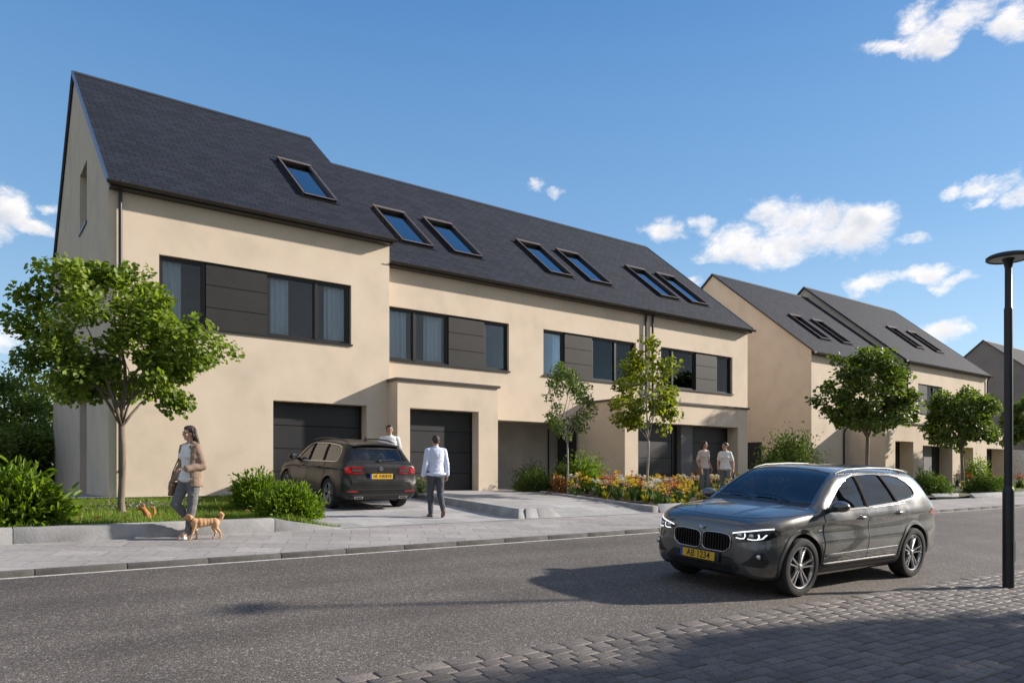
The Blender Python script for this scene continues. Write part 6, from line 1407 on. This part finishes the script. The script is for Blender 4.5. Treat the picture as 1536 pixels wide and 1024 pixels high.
b=MB(); b.hexa([(-.050,-.10,-.02),(-.040,-.10,-.02),(-.040,.10,-.02),(-.050,.10,-.02),(-.034,-.095,.095),(-.024,-.095,.095),(-.024,.095,.095),(-.034,.095,.095)]); bevel(b.build('flap',BAGM,bb),.004,1)
# man seen from behind
J=dict(hip=[(.09,0,.91),(-.09,0,.91)],knee=[(.10,-.07,.50),(-.09,.02,.49)],ankle=[(.10,-.03,.085),(-.085,.24,.16)],toe=[(.12,-1,0),(-.1,-.78,-.6)],
  sh=[(.172,.0,1.375),(-.172,.0,1.375)],elbow=[(.235,.05,1.11),(-.24,-.01,1.11)],wrist=[(.275,-.0,.875),(-.285,-.10,.885)],hand=[(0,-.15,-1),(-.03,-.25,-1)])
person('man in a pale blue shirt and dark trousers walking away up the driveway',(8.05,13.40,g(13.4)+.01),R(180-14),1.70,J,BLUE,DARKG,SHOEB,HR3,SK,'short',1.97,fem=False,hem=.90)
# man behind the estate car
J2=dict(J); J2.update(knee=[(.095,-.02,.49),(-.095,-.02,.49)],ankle=[(.11,0,.085),(-.11,0,.085)],toe=[(.2,-1,0),(-.2,-1,0)],wrist=[(.26,-.08,.87),(-.27,-.06,.88)])
person('man in a white shirt standing behind the estate car, facing the street',(8.92,17.15,g(17.15)+.01),R(-28),1.90,J2,WHITE,DARKG,SHOEB,HR3,SK2,'short',1.2,fem=False,head_yaw=R(10))
# two women talking
J=dict(hip=[(.085,0,.90),(-.085,0,.90)],knee=[(.09,-.035,.49),(-.08,-.01,.49)],ankle=[(.085,-.0,.085),(-.08,.02,.085)],toe=[(.15,-1,0),(-.1,-1,0)],
  sh=[(.140,.0,1.365),(-.140,.0,1.365)],elbow=[(.20,.04,1.10),(-.21,.05,1.10)],wrist=[(.235,-.06,.885),(-.25,-.08,.93)],hand=[(0,-.2,-1),(.05,-.4,-.9)])
a_=person('woman in a cream blouse with dark shoulder-length hair, talking to a woman beside her',(18.1,14.45,bed_z(18.1,14.45)-.03),R(-12),1.68,J,CREAM,MIDG,SHOEW,HR,SK2,'mid',.75,head_yaw=R(34))
J3=dict(J); J3.update(knee=[(.10,-.06,.49),(-.075,.02,.49)],ankle=[(.12,-.04,.085),(-.07,.03,.085)],toe=[(.3,-1,0),(-.05,-1,0)],elbow=[(.235,.03,1.11),(-.205,.02,1.11)],wrist=[(.25,-.03,.87),(-.20,-.09,.89)])
c_=person('woman in a white top with tied-back brown hair, listening to a woman beside her',(18.72,14.15,bed_z(18.72,14.15)-.03),R(-58),1.68,J3,WHITE,MIDG,SHOEW,HR2,SK,'bun',.7,head_yaw=R(-48))
for o_,p,m_,lb in ((a_,(-.27,-.13,.80),BAGM,'brown bag held by the woman in the cream blouse'),(c_,(.27,-.07,.66),BAGD,'dark bag in the hand of the woman in the white top')):
    bg_=empty('handbag',rel(o_,p),(0,0,o_.rotation_euler.z),lb,'bag'); b=MB()
    b.hexa([(-.045,-.12,-.13),(.045,-.12,-.13),(.045,.12,-.13),(-.045,.12,-.13),(-.03,-.10,.06),(.03,-.10,.06),(.03,.10,.06),(-.03,.10,.06)]); bevel(b.build('bag_body',m_,bg_),.02,3)
    b=MB(); b.tube([(0,-.07,.05),(0,-.045,.13),(0,.045,.13),(0,.07,.05)],.009,8); b.build('strap',m_,bg_,180)
# dog: walks to the left (-X)
FUR=pmat('tan_fur',(.42,.22,.10),rough=.9,c2=(.62,.40,.22),scale=7,bump=.8,bscale=60,dist=.012,stretch=(1,1,1))
def dog():
    root=empty('dog',(3.02,11.80,g(11.8)+.033),(0,0,R(-6)),'small tan dog with a curled tail walking beside the woman','dog'); b=MB()
    chain(b,[(-.155,0,.285),(-.08,0,.278),(.04,0,.285),(.15,0,.288)],[.078,.084,.068,.070]); b.ell((-.15,0,.255),(.07,.066,.09),14,10); b.ell((.16,0,.275),(.075,.068,.078),14,10)
    chain(b,[(-.18,0,.31),(-.235,0,.365)],[.062,.052]); b.ell((-.262,0,.378),(.058,.054,.052),14,10); chain(b,[(-.295,0,.365),(-.345,0,.352)],[.032,.022]); b.ell((-.365,0,.357),(.010,.011,.009),8,6)
    for s in (-1,1): chain(b,[(-.245,s*.045,.405),(-.232,s*.06,.375),(-.238,s*.062,.345)],[.020,.022,.010])
    for s,dx,dz in ((-1,-.07,0),(1,.04,0)):
        chain(b,[(-.16,s*.045,.24),(-.165+dx*.35,s*.046,.155),(-.158+dx*.8,s*.046,.075),(-.165+dx,s*.046,.018)],[.036,.024,.017,.016]); b.ell((-.180+dx,s*.046,.013),(.026,.018,.013),10,6)
    for s,dx in ((-1,.055),(1,-.03)):
        chain(b,[(.17,s*.045,.26),(.150+dx*.4,s*.05,.185),(.20+dx*.7,s*.05,.105),(.185+dx,s*.05,.018)],[.050,.034,.018,.015]); b.ell((.170+dx,s*.05,.013),(.026,.018,.013),10,6)
    chain(b,[(.215,0,.31),(.262,0,.345),(.280,0,.40),(.250,0,.43),(.222,.0,.412)],[.026,.030,.032,.030,.022])
    root.scale=(.9,.9,.9); bd=remesh(b,'body',FUR,root,.007,2,.003,30)
    q=MB(); q.ell((-.372,0,.358),(.010,.012,.009),10,8); q.build('nose',EY,bd,180)
    for s in (-1,1): q=MB(); q.ell((-.302,s*.030,.388),(.007,.006,.007),8,6); q.build('eye',EY,bd,180)
    q=MB(); q.lathe([(.056+.008*math.cos(a),.011*math.sin(a)) for a in np.linspace(0,2*math.pi,8,endpoint=False)],(0,0,0),'z',20,closed=True)
    Mc=Matrix.Translation((-.208,0,.338))@Matrix.Rotation(R(-42),4,'Y'); q.v=[tuple(Mc@Vector(v)) for v in q.v]; q.build('collar',BAGM,bd,180)
dog()
# little terracotta figure on the lawn
TER=pmat('terracotta',(.42,.17,.06),rough=.8,var=.25,scale=20)
z0=lawn_z(2.55,13.5); b=MB(); chain(b,[(2.55,13.5,z0+.0),(2.53,13.5,z0+.09),(2.50,13.5,z0+.15)],[.06,.055,.042]); b.ell((2.46,13.48,z0+.20),(.055,.045,.045),12,8); chain(b,[(2.42,13.48,z0+.19),(2.39,13.48,z0+.17)],[.03,.018]); chain(b,[(2.60,13.5,z0+.02),(2.65,13.5,z0+.10),(2.64,13.5,z0+.19),(2.59,13.5,z0+.20)],[.024,.024,.022,.014])
for s in (-1,1): chain(b,[(2.48,13.48+s*.03,z0+.23),(2.475,13.48+s*.038,z0+.27)],[.018,.008])
tag(remesh(b,'garden_ornament',TER,None,.008,2,.003,30),'small curled terracotta animal figure on the lawn left of the walking woman','ornament')
# street lamp
lx,ly=11.28,3.95; lamp=empty('street_lamp',(lx,ly,g(ly)+.02),None,'black street lamp post with a flat round head at the right edge','lamp')
LM=pmat('lamp_black',(.018,.019,.021),rough=.42,var=.2,scale=6,bump=.08,bscale=150)
H=4.39
b=MB(); b.lathe([(.0,0),(.070,0),(.070,1.28),(.066,1.32),(.055,1.335),(.052,1.36)],(0,0,0),'z',24); b.lathe([(.052,1.36),(.052,3.72),(.050,3.74),(.043,3.75),(.042,H)],(0,0,0),'z',24); p_=b.build('pole',LM,lamp,35)
b=MB(); b.box(-.035,.035,-.0735,-.066,.35,.62); b.build('service_door',LM,p_)
b=MB(); b.lathe([(0,H+.064),(.16,H+.062),(.235,H+.056),(.262,H+.038),(.262,H+.008),(.250,H-.0),(.235,H-.004),(.232,H+.012)],(0,0,0),'z',40); b.build('lamp_head',LM,lamp,30)
b=MB(); b.lathe([(0,H+.008),(.231,H+.010)],(0,0,0),'z',40); b.build('lamp_diffuser',pmat('lamp_opal',(.55,.53,.50),rough=.5,var=.05),lamp)
b=MB(); b.lathe([(.042,H-.12),(.060,H-.03),(.075,H+.006)],(0,0,0),'z',20); b.build('lamp_neck',LM,lamp,60)
